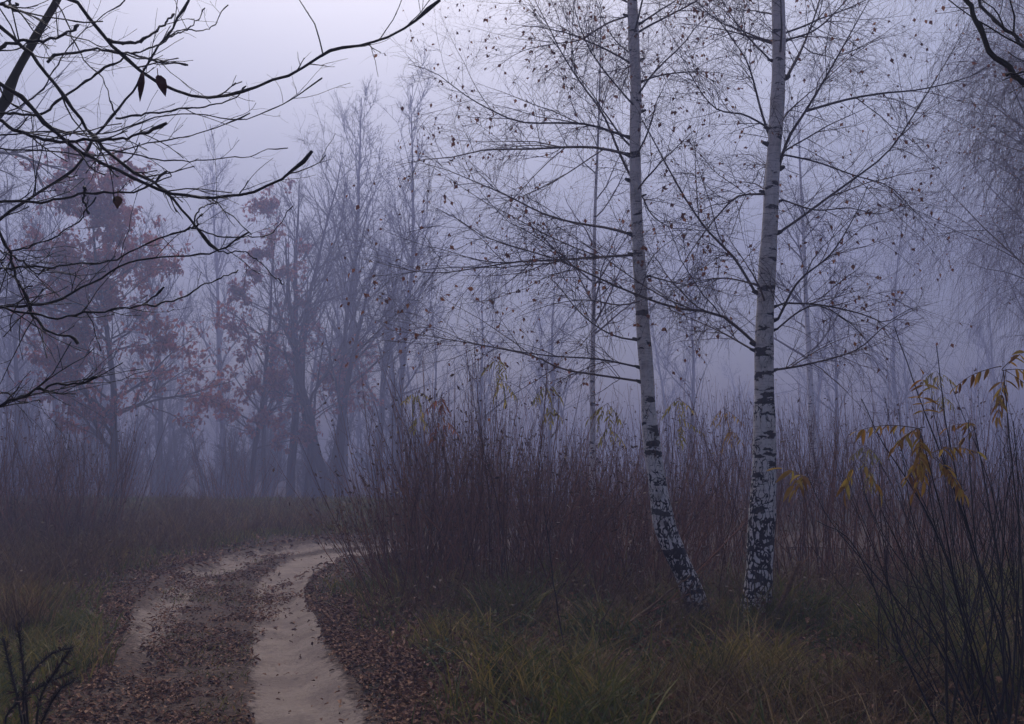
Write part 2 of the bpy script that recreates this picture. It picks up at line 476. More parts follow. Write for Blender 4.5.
def mat_path():
    m, nt, b = new_mat('sandy_track')
    n1, n2, n3 = noise(nt, 5, 6, rough=.7), noise(nt, 28, 6, rough=.7), noise(nt, 2, 4)
    sandc = ramp(nt, math_n(nt, 'ADD', math_n(nt, 'MULTIPLY', n1, .6), math_n(nt, 'MULTIPLY', n2, .4)),
                 [(.3, (.185, .130, .105)), (.5, (.285, .216, .170)), (.72, (.365, .285, .232))], (1, 1, .96))
    damp = math_n(nt, 'MULTIPLY', maprange(nt, noise(nt, 2.6, 6, rough=.7), .46, .62), .6)
    sandc = mixc(nt, damp, sandc, (.17, .122, .098))
    soil = ramp(nt, n2, [(.32, (.022, .012, .010)), (.5, (.065, .038, .027)), (.68, (.17, .11, .08))])
    f = math_n(nt, 'ADD', attr(nt, 'sand'), math_n(nt, 'MULTIPLY', math_n(nt, 'SUBTRACT', n2, .5), 1.5))
    f = math_n(nt, 'ADD', f, math_n(nt, 'MULTIPLY', math_n(nt, 'SUBTRACT', n1, .5), 1.0))
    c = mixc(nt, maprange(nt, f, .26, .84), soil, sandc)
    nt.links.new(c, b.inputs['Base Color']); b.inputs['Roughness'].default_value = .85
    bump(nt, b, math_n(nt, 'ADD', n1, n2), .7, .025)
    return m
path = p.build('path', mat_path()); tag(path, 'sandy two-rut forest track bending right into the fog', None, None, 'structure')
a_ = path.data.attributes.new('sand', 'FLOAT', 'POINT'); a_.data.foreach_set('value', sand.astype(np.float32).ravel())
def sand_at(x, y):
    m = track_margin(x, y); out = np.zeros(len(x)); k = np.where(m > 0)[0]
    for i in k:
        j = np.argmin((Cc[:, 0] - x[i]) ** 2 + (Cc[:, 1] - y[i]) ** 2)
        e = Re[j] - Le[j]; u = np.dot(np.array([x[i], y[i]]) - Le[j], e) / np.dot(e, e)
        out[i] = sand[j, int(np.clip(u * 83, 0, 83))]
    return out, m
def surf_h(x, y):
    m = track_margin(x, y)
    return np.where(m > .02, base_h(x, y) - .05 * sstep(0, .4, m), ground_h(x, y))
def gz(x, y): return float(ground_h(np.array([x]), np.array([y]))[0])

# ------------------------------------------------------------------ haze
me = bpy.data.meshes.new('haze')
hx, hy0, hy1, hz0, hz1 = 165, -75, 172, -4.2, HAZE_TOP
vs = [(sx * hx, y, z) for z in (hz0, hz1) for y in (hy0, hy1) for sx in (-1, 1)]
me.from_pydata(vs, [], [(0, 2, 3, 1), (4, 5, 7, 6), (0, 1, 5, 4), (1, 3, 7, 5), (3, 2, 6, 7), (2, 0, 4, 6)])
haze = bpy.data.objects.new('haze', me); COL.objects.link(haze); tag(haze, 'dense violet grey morning fog filling the wood', None, None, 'stuff')
hm = bpy.data.materials.new('fog'); hm.use_nodes = True; hn = hm.node_tree; hn.nodes.clear()
ho = hn.nodes.new('ShaderNodeOutputMaterial'); hv = hn.nodes.new('ShaderNodeVolumePrincipled')
hv.inputs['Color'].default_value = HAZE_COLOR; hv.inputs['Density'].default_value = HAZE_DENSITY; hv.inputs['Anisotropy'].default_value = HAZE_ANISO
hn.links.new(hv.outputs[0], ho.inputs['Volume']); me.materials.append(hm)

# ------------------------------------------------------------------ the two birches
def fine_twigs(mbt, mbl, par, rad, per2, len2, per3, len3, droop, leafn, r2=.0034, r3=.0020):
    """side shoots along a limb, thin hanging twigs on them, a few clinging leaves"""
    P, D, r, t, _ = spawn(par, rad, per2, .10, 1.0, .78, .28, .1)
    L = len2 * (.35 + .9 * rng.random(len(P)) ** 1.3) * (1.15 - .45 * t)
    p2 = grow(P, D, L, 8, .075, droop * .22, .012)
    q2 = taper(np.minimum(r * .6, r2 * (.7 + .7 * rng.random(len(P)))), 9, .35)
    mbt.tubes(p2, q2, 3)
    P, D, r, t, k2 = spawn(p2, q2, per3, .1, 1.0, .75, .28)
    L = len3 * (.3 + .9 * rng.random(len(P)))
    p3 = grow(P, D, L, 6, .09, droop)
    q3 = taper(np.minimum(r, r3), 7, .45)
    mbt.tubes(p3, q3, 3)
    P, D, r, t, _ = spawn(p3, q3, 2, .1, 1.0, .7, .3)
    L = len3 * .5 * (.3 + .9 * rng.random(len(P)))
    p4 = grow(P, D, L, 4, .11, droop * .9)
    mbt.tubes(p4, taper(np.minimum(r * .8, r3 * .8), 5, .5), 3)
    k = rng.choice(len(p3), min(leafn, len(p3)), replace=False)
    if len(k):
        # leaves cling in ones to threes
        k = np.repeat(k, rng.integers(1, 3, len(k)))
        B = p3[k, rng.integers(2, 6, len(k))]
        dd = rng.normal(0, .5, (len(k), 3)); dd[:, 2] -= .8
        mbl.leaves(B, dd, rng.normal(0, 1, (len(k), 3)), .024 + .026 * rng.random(len(k)), T_BIRCH)

def px_poly(pts, Y0, Y1, n):
    pts = np.array(pts, float)
    s = np.concatenate([[0], np.cumsum(np.linalg.norm(np.diff(pts, axis=0), axis=1))]); s /= s[-1]
    return catmull([at(x, y, Y0 + (Y1 - Y0) * k) for (x, y), k in zip(pts, s)], n)

def hero_birch(label, trunk_px, Y0, bark, limbs, auto, leafmul):
    bx, by = at(trunk_px[0][0], trunk_px[0][1], Y0)[:2]
    base = np.array([bx, by, gz(bx, by)])
    root = thing('birch_tree', base, label, 'tree', 'birches beside the track')
    cl = catmull([at(x, y, Y0) for x, y, w in trunk_px], 60)
    cl[0, 2] = base[2] - .12
    ext = [cl[-1] + np.array([.02 * k + .015 * math.sin(k), .03 * k, .5 * k]) for k in range(1, 10)]
    tr = np.vstack([cl, catmull([cl[-1]] + ext, 30)[1:]])
    wpx = np.interp(np.linspace(0, 1, 60), np.linspace(0, 1, len(trunk_px)), [w for _, _, w in trunk_px])
    # widths follow height, not index
    zt = [at(x, y, Y0)[2] for x, y, w in trunk_px]
    rad = np.interp(tr[:, 2], zt, [w / 2 * Y0 / F_PX * (.99 - .13 * min(1, max(0, (500 - _y) / 300))) for _x, _y, w in trunk_px])
    top = zt[-1]
    rad = np.where(tr[:, 2] > top, rad * np.clip(1 - (tr[:, 2] - top) / 5.2, .08, 1), rad)
    rad = rad * (1 + .55 * np.exp(-np.maximum(tr[:, 2] - base[2], 0) / .10) * .5) * (1 + .03 * np.sin(tr[:, 2] * 9) + .02 * np.sin(tr[:, 2] * 23))
    tb = MB(); tb.tubes(tr, rad, 20, 0.5)
    tb.build('trunk', bark, root, base)
    def limb(line, r0, dens, leafy):
        mb, mt, ml = MB(), MB(), MB()
        n = len(line); r = taper(r0, n, .16)
        mb.tubes(line, r[0], 6)
        Ln = np.sum(np.linalg.norm(np.diff(line, axis=0), axis=1))
        # a few forking side limbs
        P, D, rr, t, _ = spawn(line[None], r, max(2, int(Ln * 2.4)), .15, .95, .55, .15, .25)
        L = (.35 + .55 * rng.random(len(P))) * min(Ln, 2.4) * (1 - .55 * t)
        s = grow(P, D, L, 8, .10, .015, .02); sr = taper(rr * .62, 9, .22)
        mb.tubes(s, sr, 4)
        fine_twigs(mt, ml, line[None], r, int(Ln * 9 * dens), .66, 5, .42, .085, int(Ln * leafy * 1.5))
        fine_twigs(mt, ml, s, sr, np.maximum(2, (L * 9 * dens)).astype(int), .46, 4, .36, .10, int(Ln * leafy * 2.2))
        o = mb.build('limb', M['limb'], root, base)
        mt.build('twig_sprays', M['twig'], o, base); ml.build('leaves', M['birchleaf'], o, base)
    for pts, dY, r in limbs:
        z0 = at(pts[0][0], pts[0][1], Y0)[2]; main = min(np.hypot(pts[0][0] - np.interp(-pts[0][1], [-q[1] for q in trunk_px], [q[0] for q in trunk_px]), 0), 99) < 26
        line = px_poly(pts, Y0, Y0 + dY, 16)
        if main:
            k = int(np.argmin(np.abs(tr[:, 2] - z0 + .01))); sl = line[1] - line[0]
            c = tr[k].copy(); c[2] = line[0][2] - .35 * np.linalg.norm(line[0][:2] - c[:2]) * np.sign(sl[2] + .05)
            line = np.vstack([c, line])
            col_ = MB(); d_ = unit(line[1] - c); e_ = c + d_ * (np.interp(z0, tr[:, 2], rad) + .018)
            col_.tubes(np.array([c, (c + e_) / 2, e_, e_ + d_ * .03]), np.array([r * 1.9, r * 1.8, r * 1.45, r * .9]), 10, .3); col_.build('branch_collar', M['collar'], root, base)
        limb(line, r, 1.0, 5 * leafmul)
    zs = tr[:, 2]
    for z, az, L, el, r in auto:                          # limbs towards and away from the viewer, and above the picture
        k = int(np.argmin(np.abs(zs - z)))
        d = np.array([[math.sin(az) * math.cos(el), math.cos(az) * math.cos(el), math.sin(el)]])
        line = grow(tr[k][None], d, L, 15, .05, .012)[0]
        limb(line, r, .8, 4 * leafmul)
    return root

A_tr = [(700, 622, 23), (697, 606, 22), (688, 581, 21), (676, 555, 22), (665, 527, 22), (659, 493, 19), (653, 452, 18), (649, 417, 15.5), (647, 376, 15),
        (643, 328, 15), (639, 260, 14), (636, 200, 13.5), (635, 140, 13.5), (636, 91, 13), (634, 45, 13), (632, -6, 12)]
B_tr = [(755, 624, 29), (756, 606, 28), (759, 575, 27), (761, 534, 27), (764, 476, 25), (764.5, 417, 22), (764, 359, 20), (765, 315, 19.5), (767, 273, 19.5), (770, 225, 18.5),
        (772, 182, 16.5), (775, 137, 16.5), (778, 91, 16.5), (779, 46, 15.5), (778, -6, 15.5)]
A_limbs = [
    ([(628, 137), (590, 125), (562, 123), (521, 122), (489, 109), (462, 93), (439, 75), (423, 68), (408, 64)], -.5, .012),
    ([(626, 154), (599, 148), (571, 147), (530, 149), (485, 150), (453, 157), (421, 160), (394, 166)], .7, .014),
    ([(633, 235), (608, 228), (576, 223), (544, 214), (508, 196), (471, 180), (444, 169), (420, 163)], .2, .013),
    ([(633, 255), (599, 257), (558, 260), (517, 262), (471, 269), (439, 273), (407, 270), (376, 262)], -.9, .012),
    ([(634, 182), (621, 157), (603, 114), (580, 82), (560, 50), (549, 27), (535, 0), (520, -40)], .5, .012),
    ([(640, 112), (621, 91), (599, 64), (585, 40), (575, 10), (566, -30)], -.6, .010),
    ([(628, 16), (606, 24), (580, 40), (553, 44), (520, 52), (490, 72)], .9, .009),
    ([(641, 23), (662, 9), (676, 0), (700, -22)], -.4, .010),
    ([(643, 81), (662, 75), (690, 72), (720, 73), (742, 80)], .8, .009),
    ([(642, 196), (653, 216), (672, 228), (690, 229), (705, 240)], -.5, .007),
    ([(649, 276), (676, 283), (708, 288), (735, 297)], .9, .008),
    ([(638, 381), (598, 375), (562, 369), (533, 356), (486, 346), (440, 338), (385, 329)], -.4, .011),
    ([(638, 367), (598, 359), (551, 356), (510, 350), (457, 341), (430, 344)], .6, .010),
    ([(641, 341), (615, 336), (592, 323), (574, 306), (556, 283), (535, 270)], .9, .010),
    ([(645, 300), (620, 305), (585, 300), (550, 305), (515, 318)], -1.0, .008),
    ([(640, 60), (615, 40), (600, 12), (590, -25)], .9, .008)]
B_limbs = [
    ([(778, 169), (789, 137), (805, 112), (826, 77), (849, 36), (872, -5)], -.6, .016),
    ([(806, 111), (849, 99), (885, 93), (917, 90), (953, 82), (981, 71), (1003, 52)], -.2, .012),
    ([(780, 232), (803, 216), (830, 196), (862, 173), (885, 155), (903, 132), (917, 109), (931, 87), (953, 50), (967, 22)], .5, .014),
    ([(773, 146), (762, 114), (748, 64), (730, 36), (703, -2)], .6, .013),
    ([(787, 77), (803, 46), (817, 9), (826, -25)], .9, .017),
    ([(769, 194), (739, 196), (721, 212), (698, 241), (680, 269), (664, 296)], -.6, .011),
    ([(778, 319), (798, 282), (830, 255), (853, 219), (868, 186)], -.9, .012),
    ([(785, 303), (821, 305), (862, 314), (885, 322), (908, 310), (938, 302)], .4, .010),
    ([(775, 370), (809, 364), (856, 350), (885, 326), (917, 308)], -.3, .011),
    ([(757, 345), (720, 315), (676, 308), (635, 294), (594, 276), (558, 260), (512, 246), (480, 235), (455, 217), (436, 208)], -1.3, .014),
    ([(753, 350), (721, 332), (690, 318), (655, 303)], .9, .010),
    ([(755, 292), (733, 256), (711, 235), (690, 206), (672, 175), (655, 143), (642, 120), (630, 92), (615, 60)], 1.0, .013),
    ([(785, 155), (817, 162), (853, 175), (890, 187), (917, 214), (949, 239)], .9, .009),
    ([(777, 329), (800, 311), (820, 306), (850, 323), (872, 348)], -.9, .009),
    ([(757, 285), (724, 278), (690, 284), (664, 300)], -.7, .008),
    ([(772, 130), (745, 115), (715, 108), (690, 74), (675, 40)], -.8, .010),
    ([(770, 60), (742, 30), (722, 0), (705, -30)], .7, .010),
    ([(787, 40), (815, 30), (842, 5), (870, -30)], -.9, .010),
    ([(783, 200), (815, 210), (850, 208), (880, 214), (912, 200)], -1.0, .009)]
def autos(zs, n, seed, Lr, up_top=None):
    r = np.random.default_rng(seed); out = []
    for i in range(n):
        z = zs[0] + (zs[1] - zs[0]) * r.random()
        az = r.choice([0, math.pi]) + r.normal(0, .7)
        out.append((z, az, Lr * (.6 + .6 * r.random()), .35 + .3 * r.random(), .010))
    for i in range(8):
        out.append((5.6 + 3.2 * r.random(), r.random() * 6.28, 1.2 + r.random(), .5, .009))
    return out
hero_birch('slim birch with a foot that bends sharply to the right, nearer the track', A_tr, 8.47, M['birchA'], A_limbs, autos((2.6, 5.3), 11, 5, 1.5), 1.25)
hero_birch('straight upright birch with a thick black fissured foot, right of the bent birch', B_tr, 8.42, M['birchB'], B_limbs, autos((2.3, 5.3), 11, 6, 1.5), .8)

# ------------------------------------------------------------------ trees in the fog
FAR = 1.36
def make_tree(name, label, px, dist, H, r0, group=None, cat='tree', lean=(0, 0), stems=1, spread=.0, t0=.25, n1=14, L1=.38, a1=.8, up1=.05, droop1=0.0,
              n2=7, L2=.45, n3=6, L3=.4, droop3=0.0, rmin=.004, leaf=None, nleaf=0, lsize=.12, tpl=T_OAK, bark='bark', twig='bark', per4=0, xworld=None, cone=.6, clump=0, tw=None, lmax=.10):
    if dist > 20: dist, H, r0, rmin, lsize, lmax = (FAR * v for v in (dist, H, r0, rmin, lsize, lmax))
    x = (px - CX) / F_PX * dist if xworld is None else xworld
    base = np.array([x, dist, gz(x, dist)])
    root = thing(name, base, label, cat, group)
    tb, cb, lb = MB(), MB(), MB()
    P0 = np.repeat(base[None], stems, 0) + np.c_[rng.normal(0, (.05 + r0) * (stems > 1), (stems, 2)), np.full(stems, -.1)]
    az = rng.random() * 6.28 + np.arange(stems) * 6.28 / stems
    D0 = np.c_[lean[0] + spread * np.cos(az), lean[1] + spread * np.sin(az), np.ones(stems)]
    Hs = H * (1 if stems == 1 else rng.uniform(.75, 1.05, stems))
    tr = grow(P0, D0, Hs, 14, .045 + .02 * (stems > 1) if tw is None else tw, 0, .03)
    rr = taper(np.full(stems, r0) * (1 if stems == 1 else rng.uniform(.7, 1.0, stems)), 15, .10)
    rr[:, 0] *= 1.35
    tb.tubes(tr, rr, 10)
    P, D, r, t, idx = spawn(tr, rr, n1, t0, .98, a1, .18, .05)
    L = H * L1 * (.6 + .6 * rng.random(len(P))) * (1 - cone * (t - t0) / (1 - t0))
    p1 = grow(P, D, L, 9, .09, droop1, up1); q1 = taper(np.clip(r * .5, rmin * 1.8, lmax), 10, .2)
    cb.tubes(p1, q1, 5)
    P, D, r, t, _ = spawn(p1, q1, n2, .15, 1, .7, .25, .1)
    Ls = L[_] * L2 * (.5 + .8 * rng.random(len(P))) * (1.1 - .4 * t)
    p2 = grow(P, D, Ls, 6, .12, droop1, up1); q2 = taper(np.clip(r * .6, rmin * 1.2, .04), 7, .3)
    cb.tubes(p2, q2, 4)
    P, D, r, t, k = spawn(p2, q2, n3, .1, 1, .65, .28)
    L3s = (Ls[k] * L3 if droop3 < .05 else Ls[k] * L3 + .3) * (.5 + .9 * rng.random(len(P)))
    p3 = grow(P, D, L3s, 5, .13, droop3, up1 * .5); q3 = taper(np.clip(r * .6, rmin * .75, rmin), 6, .5)
    cb.tubes(p3, q3, 3)
    last, lq = p3, q3
    if per4:
        P, D, r, t, k = spawn(p3, q3, per4, .15, 1, .55, .25)
        p4 = grow(P, D, L3s[k] * .55 * (.5 + .8 * rng.random(len(P))), 4, .13, droop3); q4 = taper(np.clip(r, rmin * .5, rmin * .8), 5, .6)
        cb.tubes(p4, q4, 3)
    if leaf:
        src = np.concatenate([p3[:, 1:].reshape(-1, 3), p2[:, 3:].reshape(-1, 3)])
        if clump:                                        # leaves kept only in patches of the crown
            f = vnoise(src[:, 0] * clump + src[:, 1] * .7, src[:, 2] * clump * 1.3 + src[:, 1] * .9, 4)
            src = src[f > .42]
        B = src[rng.integers(0, len(src), nleaf)] + rng.normal(0, .05, (nleaf, 3))
        dd = rng.normal(0, .6, (nleaf, 3)); dd[:, 2] -= .45
        nn = rng.normal(0, .5, (nleaf, 3)); nn[:, 2] += .9
        lb.leaves(B, dd, nn, lsize * (.6 + .7 * rng.random(nleaf)), tpl)
    tb.build('trunk', M[bark], root, base); cb.build('crown', M[twig], root, base)
    if leaf: lb.build('leaves', M[leaf], root, base)
    return root

make_tree('oak_tree', 'young oak full of dull red leaves on a thin dark trunk, left of the track', 112, 26, 8.3, .115, t0=.15, n1=40, L1=.36, a1=1.05, up1=.05, n2=9, L2=.5, n3=5, L3=.5,
          leaf='oakleaf', nleaf=13500, lsize=.14, rmin=.006, cone=.52, clump=.75)
make_tree('oak_tree', 'paler russet oak with loose open foliage, fading in fog beside the red oak', 250, 32, 10, .10, t0=.18, n1=24, L1=.25, a1=1.1, up1=.03, n2=8, L2=.5, n3=5, L3=.5,
          leaf='oakleaf', nleaf=6000, lsize=.14, rmin=.006, cone=.45, clump=1.1)
make_tree('oak_tree', 'small sparse russet oak under the bare many-stemmed tree', 305, 34, 7.2, .08, t0=.3, n1=14, L1=.30, a1=1.1, up1=.02, n2=7, L2=.5, n3=5, L3=.5,
          leaf='oakleaf', nleaf=2400, lsize=.14, rmin=.006, cone=.4, clump=1.1)
make_tree('bare_tree', 'broad bare tree with several thick stems forking from one foot, where the track bends', 334, 34, 12.0, .19, stems=4, spread=.27, t0=.34, n1=12, L1=.44, a1=.7, up1=.05,
          n2=7, L2=.5, n3=6, L3=.45, per4=1, rmin=.0062, lean=(.08, 0))
make_tree('bare_tree', 'straight dark bare trunk between the russet oaks and the many-stemmed tree', 291, 34, 12, .17, t0=.35, n1=18, L1=.3, a1=.65, up1=.06, n2=7, n3=6, rmin=.007, per4=1)
make_tree('bare_tree', 'thin bare pole-like tree just left of the straight dark trunk', 268, 37, 11.0, .10, t0=.3, n1=14, L1=.28, a1=.6, up1=.06, n2=6, n3=5, rmin=.007)
make_tree('bare_tree', 'bare tree right of the many-stemmed one, crown leaning over the bend', 372, 40, 11.5, .17, t0=.3, n1=18, L1=.4, a1=.75, up1=.05, n2=8, n3=7, rmin=.008, per4=1, lean=(.1, 0))
make_tree('bare_tree', 'tall ghostly poplar rising highest behind the track bend', 345, 43, 18.6, .17, t0=.25, n1=34, L1=.27, a1=.5, up1=.08, n2=7, n3=5, rmin=.009, per4=1)
make_tree('bare_tree', 'tall faint poplar nearly lost in fog right of the highest one', 398, 46, 18.2, .16, t0=.25, n1=32, L1=.27, a1=.5, up1=.08, n2=7, n3=5, rmin=.010, per4=1)
make_tree('bare_tree', 'tall faint bare tree rising behind the red oak', 225, 55, 18.5, .18, t0=.35, n1=26, L1=.3, a1=.55, up1=.08, n2=8, n3=6, rmin=.011, per4=1)
make_tree('bare_tree', 'big old tree with drooping limbs behind the near wet branches', -110, 21, 14, .30, tw=.01, lmax=.075, t0=.30, n1=30, L1=.42, a1=1.05, up1=.0, droop1=.02, n2=9, L2=.5, n3=8, L3=.45, droop3=.12, per4=2, rmin=.0042, cone=.3)
for i, (px, d, H, lab) in enumerate([
        (20, 40, 13, 'bare tree left of the red oak, its trunk half hidden by brush'), (62, 45, 14, 'faint bare tree directly behind the left flank of the red oak'),
        (160, 40, 11.5, 'slender bare tree showing under the right side of the red oak'), (395, 46, 11, 'faint low bare tree at the left end of the thicket')]):
    make_tree('bare_tree', lab, px, d, H, .13, 'bare trees fading in the fog', t0=.25, n1=22, L1=.34, a1=.75, up1=.06, n2=8, n3=6, rmin=.009)
for i, (px, d, H, lab) in enumerate([
        (480, 50, 12, 'faint bare tree behind the left half of the thicket'), (548, 46, 11, 'dim bare tree seen through the hanging twigs of the bent birch'),
        (690, 52, 14, 'faint bare tree in the gap between the two birches'), (835, 50, 13, 'dim bare tree behind the lower limbs of the straight birch'),
        (905, 55, 16, 'tall faint bare tree between the straight birch and the weeping birch')]):
    make_tree('bare_tree', lab, px, d, H, .12, 'bare trees fading in the fog', t0=.25, n1=22, L1=.34, a1=.75, up1=.05, n2=8, n3=6, rmin=.009)
W_ = dict(group='weeping birches in the fog', a1=.75, up1=.03, droop1=.012, n2=9, L2=.45, n3=11, L3=.9, droop3=.42, per4=2, bark='bark', twig='paletwig', leaf='birchleaf', tpl=T_BIRCH)
make_tree('weeping_birch', 'weeping birch with long curtains of hanging twigs at the right edge', 1105, 14.5, 12.5, .16, tw=.01, lmax=.022, t0=.22, n1=46, L1=.30, rmin=.0027, nleaf=3000, lsize=.04, cone=.3, **W_)
make_tree('weeping_birch', 'dimmer weeping birch standing behind the hanging twig curtains', 1075, 27, 15, .10, tw=.012, lmax=.03, t0=.2, n1=40, L1=.32, rmin=.0034, nleaf=1200, lsize=.045, cone=.3, **W_)
make_tree('young_birch', 'slim pale birch behind the thicket, just left of the bent birch', 592, 17, 9.0, .060, tw=.012, t0=.3, n1=17, L1=.22, a1=.8, up1=.04, n2=7, L2=.45, n3=6, L3=.6,
          droop3=.2, per4=1, rmin=.0026, bark='birchC', twig='twig', leaf='birchleaf', nleaf=260, lsize=.035, tpl=T_BIRCH)
make_tree('young_birch', 'pale birch trunk in the fog right of the straight birch', 812, 27, 11.5, .11, tw=.012, t0=.3, n1=24, L1=.24, a1=.8, up1=.04, n2=7, L2=.45, n3=6, L3=.6,
          droop3=.2, per4=1, rmin=.004, bark='birchC', twig='twig')

def wood(protos, spots, group, label):
    for i, (x, y) in enumerate(spots):
        pr = protos[i % len(protos)]; s_ = rng.uniform(.8, 1.2)
        loc = (x, y, gz(x, y)); rz = rng.random() * 6.28; sc = (s_, s_, s_ * rng.uniform(.9, 1.1))
        if i < len(protos): pr.location = loc; pr.rotation_euler = (0, 0, rz); pr.scale = sc; pr['label'] = label; pr['group'] = group
        else: copy_thing(pr, loc, rz, sc, label, group)
def pick(n, x0, x1, y0, y1, dmin):
    out = []
    for _ in range(5000):
        if len(out) >= n: break
        y = FAR * (y0 + (y1 - y0) * rng.random()); x = (x0 + (x1 - x0) * rng.random() - CX) / F_PX * y
        if all((x - a) ** 2 + (y - b) ** 2 > (FAR * dmin) ** 2 for a, b in out): out.append((x, y))
    return out
def protos_wood(n, H, rm, **k):
    return [make_tree('bare_tree', 'x', 512, 30, H * rng.uniform(.85, 1.15), .10, 'x', **{**dict(t0=.12, n1=26, L1=.30, a1=.7, up1=.06, n2=8, n3=6, rmin=rm), **k}) for _ in range(n)]
wood(protos_wood(5, 12.0, .010, n1=20, t0=.18), pick(38, -60, 430, 46, 80, 2.4), 'bare trees of the far wood on the left', 'bare tree lost in the dim far wood left of the thicket')
wood(protos_wood(4, 12.0, .009), pick(9, 440, 1080, 66, 95, 4.5), 'bare trees of the far wood on the right', 'ghostly bare tree in the far fog behind the birches')
wood(protos_wood(4, 4.2, .008, t0=.05, n1=16, stems=4, spread=.3), pick(24, -60, 425, 38, 50, 1.8), 'bare bushes under the far wood', 'tall bare bush under the far wood left of the thicket')

# ------------------------------------------------------------------ near branches, upper left and upper right
def near_tree(label, tx, ty, H, lines, leaves, side):
    base = np.array([tx, ty, gz(tx, ty)])
    root = thing('overhanging_tree', base, label, 'tree')
    HT = 10.5
    tb = MB(); tr = catmull([base - [0, 0, .2], base + [.03, 0, 1.2], base + [-.04, .05, 2.4], base + [.02, 0, H], base + [.1 * side, -.2, 7.0], base + [0, -.1, HT]], 50)
    trr = np.linspace(.17, .03, 50); tb.tubes(tr, trr, 14, .5); tb.build('trunk', M['nearlimb'], root, base)
    def outside(p):
        y = np.maximum(p[..., 1], .05)
        return ~(((p[..., 1] > 0) & (np.abs(p[..., 0]) < .58 * y + .1) & (p[..., 2] < CAM_Z + .50 * y + .15)).any(axis=1))
    cb = MB()
    P, D, r, t, _ = spawn(tr[None], trr[None], 16, .48, .98, .95, .2, .05)
    L = 4.6 * (.6 + .6 * rng.random(len(P))) * (1.15 - .75 * (t - .48) / .5)
    p1 = grow(P, D, L, 9, .09, 0, .03); q1 = taper(np.clip(r * .5, .012, .07), 10, .2); k = outside(p1); p1, q1, L = p1[k], q1[k], L[k]; cb.tubes(p1, q1, 6)
    P, D, r, t, k = spawn(p1, q1, 12, .15, 1, .7, .25, .05); Ls = L[k] * .45 * (.5 + .8 * rng.random(len(P)))
    p2 = grow(P, D, Ls, 6, .12, 0, .02); q2 = taper(np.clip(r * .6, .006, .03), 7, .3); k = outside(p2); p2, q2, Ls = p2[k], q2[k], Ls[k]; cb.tubes(p2, q2, 4)
    P, D, r, t, k = spawn(p2, q2, 7, .1, 1, .65, .28); p3 = grow(P, D, Ls[k] * .45 * (.5 + .9 * rng.random(len(P))), 4, .13); k = outside(p3); p3 = p3[k]
    cb.tubes(p3, taper(np.full(len(p3), .004), 5, .5), 3)
    cb.build('crown', M['near'], root, base)  # unseen crown above the view, added to shade the ground and fog nearby
    objs = []
    for pts, Y0, Y1, w, mat in lines:
        line = px_poly(pts, Y0, Y1, 26)
        # joint with the trunk, outside the picture
        r0 = .9 * w / 2 * Y0 / F_PX
        if side < 0 and pts[0][0] <= 10 or side > 0 and pts[0][0] >= 1000 or pts[0][1] <= 5:
            gap = abs(tx - line[0][0]); sl = (line[0][2] - line[4][2]) / max(abs(line[4][0] - line[0][0]), .02)
            j = np.array([tx, ty, min(max(line[0][2] + gap * (np.clip(sl, -.9, .9) * .8 + rng.normal(-.15, .22)), .9), HT - 1)])
            pre = catmull([j, j * .62 + line[0] * .38 + [0, rng.normal(0, .08), rng.normal(.03, .06)], j * .3 + line[0] * .7 + [0, rng.normal(0, .05), .03], line[0], line[3]], 24)
            k = np.argmin(np.linalg.norm(pre - line[0], axis=1)); line = np.vstack([pre[:k], line])
        n = len(line)
        jit = np.cumsum(rng.normal(0, .0032, (n, 3)), axis=0); jit -= np.linspace(0, 1, n)[:, None] * jit[-1]
        line = line + jit
        rad = r0 * np.linspace(1.25, .62, n) * (1 + .30 * (rng.random(n) > .80)) * rng.uniform(.93, 1.07, n)
        if mat == 'near': rad[-3] *= 1.25; rad[-2] *= 1.75; rad[-1] *= 1.3
        mb = MB(); mb.tubes(line, rad, 7, rng.random())
        Ln = np.sum(np.linalg.norm(np.diff(line, axis=0), axis=1))
        if mat == 'near':
            P, D, r, t, _ = spawn(line[None], rad[None], int(Ln * 5.0), .25, .95, .7, .2, .2)
            L = .05 + .22 * rng.random(len(P)) ** 2
            s = grow(P, D, L, 5, .13, .0, .04); sr = taper(np.minimum(r * .5, .0026), 6, .55); sr[:, -1] *= 1.5
            mb.tubes(s, sr, 5)
            P, D, r, t, _ = spawn(s, sr, 2, .3, .95, .6, .2); s2 = grow(P, D, .02 + .10 * rng.random(len(P)), 4, .12); mb.tubes(s2, taper(r * .7, 5, .6), 4)
        objs.append(mb.build('branch', M[mat], root, base))
    for bi, px, py, Y, ln, wd, mat, dirn in leaves:
        lb = MB(); b0 = at(px, py, Y)
        tpl = outline([(.1, .22), (.35, .40), (.6, .34), (.85, .14)], .30, .35)
        tv = tpl[0] * np.array([1, wd, 1])
        lb.leaves(b0[None], np.array([dirn], float), np.array([[.35, -1, .1]]), ln, (tv, tpl[1]), np.array([.5]))
        lb.tubes(catmull([b0 + [0, 0, .02], b0 + np.array(dirn) * .1 * ln], 4), np.full(4, .0012), 4)
        o = lb.build('dead_leaf', M[mat], objs[bi], base)
        sm = o.modifiers.new('thick', 'SOLIDIFY'); sm.thickness = .0012
    return root
